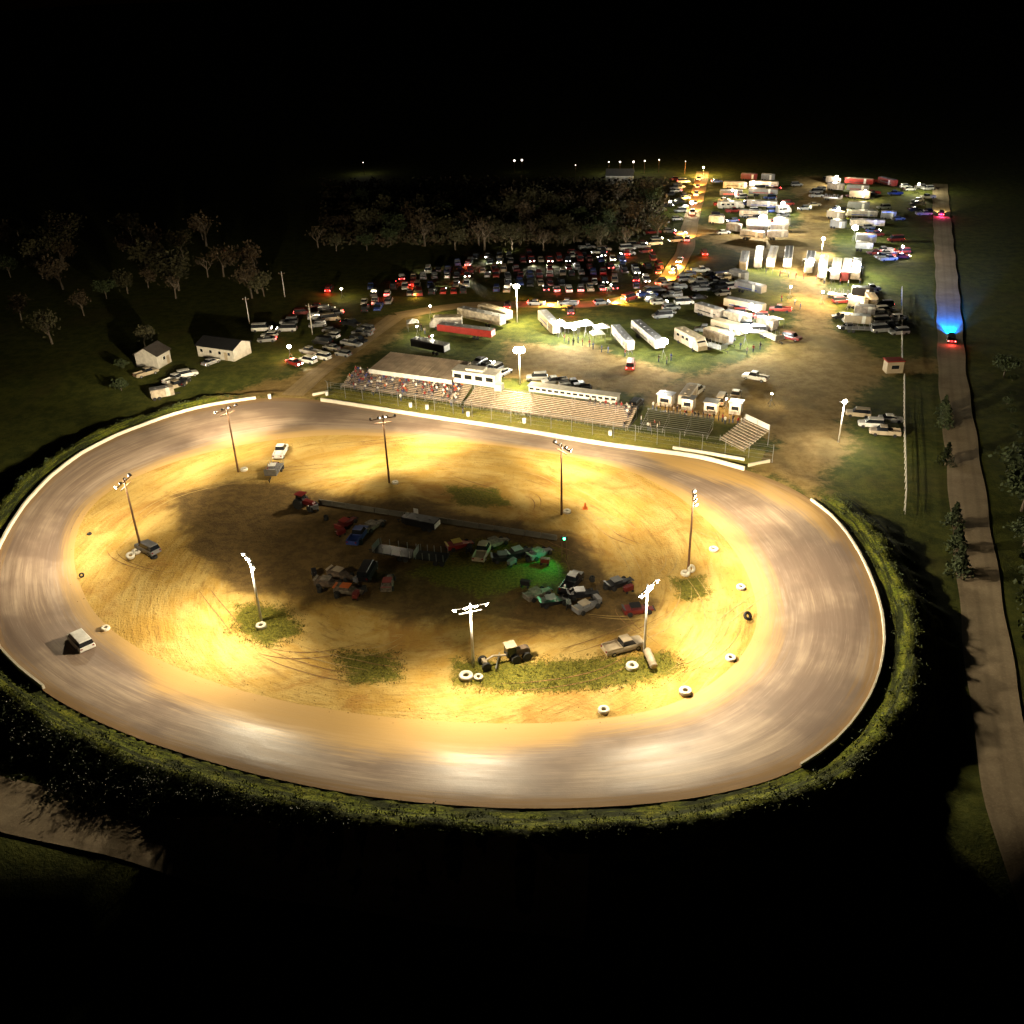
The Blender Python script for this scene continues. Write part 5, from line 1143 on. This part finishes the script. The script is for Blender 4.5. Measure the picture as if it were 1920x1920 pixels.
# scrub with pale blossom on the slope at the lower left
def in_band(n, path, wid):
    pts = [G(*p) for p in path]; out = []
    for _ in range(n):
        i = random.randrange(len(pts)-1); t = random.random(); p = pts[i].lerp(pts[i+1], t); out.append((p.x + random.gauss(0, wid), p.y + random.gauss(0, wid)))
    return out
lf = MB(); bl = MB()
for x, y in in_band(380, [(-30,1360),(60,1390),(150,1430),(220,1465),(330,1500),(480,1530),(640,1550)], 1.6) + in_band(160, [(100,1480),(200,1495),(330,1520)], 1.0):
    _t = math.atan2(y-CEN.y, x-CEN.x)
    if math.hypot(x-CEN.x, y-CEN.y) < float(rad(_t, R_OUT)) + 4.2: continue
    z = float(hgt(x, y)); hh = random.uniform(.3, 1.3)
    for _ in range(22):
        p = Vector((x + random.gauss(0, .35), y + random.gauss(0, .35), z + random.uniform(.05, hh))); u = Vector((random.gauss(0, 1), random.gauss(0, 1), random.gauss(0, 1))).normalized(); v = u.orthogonal().normalized(); s = random.uniform(.08, .2)
        lf.add([p-u*s, p+v*s*.6, p+u*s, p-v*s*.6], [(0, 1, 2, 3)])
    if random.random() < .35:
        for _ in range(3):
            p = Vector((x + random.gauss(0, .35), y + random.gauss(0, .35), z + hh + random.uniform(-.1, .15))); s = .07
            bl.add([p+Vector((-s, 0, 0)), p+Vector((0, -s, s)), p+Vector((s, 0, 0)), p+Vector((0, s, s))], [(0, 1, 2, 3)])
lf.join(bl, 1)
o = lf.build("scrub", [LEAFC, BLOSS]); tag(o, "dark scrub dotted with pale blossom on the lower left slope", "scrub", None, "stuff")
# grass tufts on banks and verges
GT = mat("grass_blades", (.085, .10, .012), .8, var=.35, scale=.35)
N = 9000; th = rng.uniform(-math.pi, math.pi, N); dd = rng.normal(3.4, 1.3, N).clip(.8, 9)
ro = rad(th, R_OUT) + dd; gx = CEN.x + ro*np.cos(th); gy = CEN.y + ro*np.sin(th)
keep = (rad(th, Z_OUT) > .62) | (dd < 0)
gx, gy = gx[keep], gy[keep]
ex = np.concatenate([gx, ]); ey = gy
def tufts(name, gx, gy, hmin, hmax, material, label):
    n = len(gx); gz = hgt(gx, gy); V = np.zeros((n, 3, 3, 3)); h = rng.uniform(hmin, hmax, n)
    for b in range(3):
        a = rng.uniform(0, 6.28, n); ox = rng.normal(0, .16, n); oy = rng.normal(0, .16, n); w_ = .07
        V[:, b, 0] = np.stack([gx+ox-w_*np.cos(a), gy+oy-w_*np.sin(a), gz-.05], -1); V[:, b, 1] = np.stack([gx+ox+w_*np.cos(a), gy+oy+w_*np.sin(a), gz-.05], -1)
        V[:, b, 2] = np.stack([gx+ox+rng.normal(0, .15, n), gy+oy+rng.normal(0, .15, n), gz+h*rng.uniform(.7, 1, n)], -1)
    fc = np.arange(n*9).reshape(-1, 3); me = grid_mesh(name, V.reshape(-1, 3), fc, material); me.polygons.foreach_set("use_smooth", np.zeros(len(fc), bool))
    return tag(put(name, me), label, "grass", None, "stuff")
tufts("grass", gx, gy, .06, .2, GT, "rough green grass on the bank outside the track walls")
vg = rng.uniform(0, 1, (9000, 2)); Lw = (WB-WA).length + 12
qx = WA.x + UV.x*vg[:, 0]*Lw + NV.x*(.6+vg[:, 1]*(vA0-1)); qy = WA.y + UV.y*vg[:, 0]*Lw + NV.y*(.6+vg[:, 1]*(vA0-1))
tufts("grass", qx, qy, .06, .18, mat("mown_grass", (.28, .26, .03), .85, var=.3, scale=.5), "short grass on the verge between wall and stands")
gi = []
for pl in GRS[:4]:
    pw = poly_world(pl); a, b = pw.min(0), pw.max(0); q = rng.uniform(0, 1, (int((b-a).prod()*10), 2))*(b-a)+a; q = q[sdist(pw, q[:, 0], q[:, 1]) > -1*rng.random(len(q))*2]; gi.append(q)
gi = np.concatenate(gi)
tufts("grass", gi[:, 0], gi[:, 1], .08, .3, mat("infield_grass", (.13, .12, .015), .85, var=.35, scale=.5), "yellowish grass patches round the infield poles")
# wheel marks curving over the clay
mt = mat("churned_clay", (.25, .14, .045), .95, var=.3, scale=1.5); ml = mat("dry_clay_ridge", (.45, .31, .11), .95, var=.2, scale=1.5)
mb = MB()
for i in range(34):
    a = random.uniform(-math.pi, math.pi); f = random.uniform(.62, 1.02) if i % 3 else random.uniform(.35, .8); span = random.uniform(.15, .7)*random.choice([-1, 1]); drift = random.uniform(-.18, .18); mi = random.random() < .4
    for off in (-.8, .8):
        pts = []
        for j in range(26):
            t = j/25; th_ = a + span*t; r = float(rad(th_, R_IN))*(f + drift*t*t) + off
            pts.append((CEN.x + r*math.cos(th_), CEN.y + r*math.sin(th_)))
        vs = []
        for j, (x, y) in enumerate(pts):
            x2, y2 = pts[min(j+1, 25)]; x1, y1 = pts[max(j-1, 0)]; l = math.hypot(x2-x1, y2-y1) + 1e-6; nx_, ny_ = -(y2-y1)/l, (x2-x1)/l; w_ = .1*math.sin(math.pi*(j+.3)/25.6)*random.uniform(.6, 1.2)
            for s_ in (-1, 1): X_, Y_ = x+nx_*w_*s_, y+ny_*w_*s_; vs.append((X_, Y_, float(hgt(X_, Y_)) + .045 + .0006*i))
        mb.add(vs, [(2*j, 2*j+2, 2*j+3, 2*j+1) for j in range(25)], int(mi))
o = mb.build("wheel_marks", [mt, ml]); tag(o, "curving wheel marks churned into the yellow clay", None, None, "stuff")
# stones and clods lying on the clay
cl = MB()
for i in range(2600):
    a = random.uniform(-math.pi, math.pi); f = math.sqrt(random.uniform(.1, 1.05)); r = float(rad(a, R_IN))*f; x, y = CEN.x + r*math.cos(a), CEN.y + r*math.sin(a); s_ = random.uniform(.05, .16); z = float(hgt(x, y))
    q = [Vector((x + random.uniform(-1, 1)*s_, y + random.uniform(-1, 1)*s_, z - .02)) for _ in range(3)] + [Vector((x, y, z + s_*.9))]
    cl.add(q, [(0, 1, 2), (0, 3, 1), (1, 3, 2), (2, 3, 0)])
tag(cl.build("clods", mt), "clods of earth scattered over the infield", None, None, "stuff")
# low weeds in irregular clumps on the outer bank
wd = MB()
for i in range(900):
    a = random.uniform(-math.pi, math.pi); 
    if float(rad(a, Z_OUT)) < .7: continue
    r = float(rad(a, R_OUT)) + abs(random.gauss(2.5, 2.2)) + .9; x, y = CEN.x + r*math.cos(a), CEN.y + r*math.sin(a); z = float(hgt(x, y)); hh = random.uniform(.15, .6)
    for _ in range(9):
        p = Vector((x + random.gauss(0, .3), y + random.gauss(0, .3), z + random.uniform(0, hh))); u = Vector((random.gauss(0, 1), random.gauss(0, 1), random.gauss(0, 1))).normalized(); v = u.orthogonal().normalized(); s_ = random.uniform(.07, .18)
        wd.add([p-u*s_, p+v*s_*.6, p+u*s_, p-v*s_*.6], [(0, 1, 2, 3)])
tag(wd.build("weeds", LEAFC), "dark weeds in uneven clumps on the outer bank", None, None, "stuff")
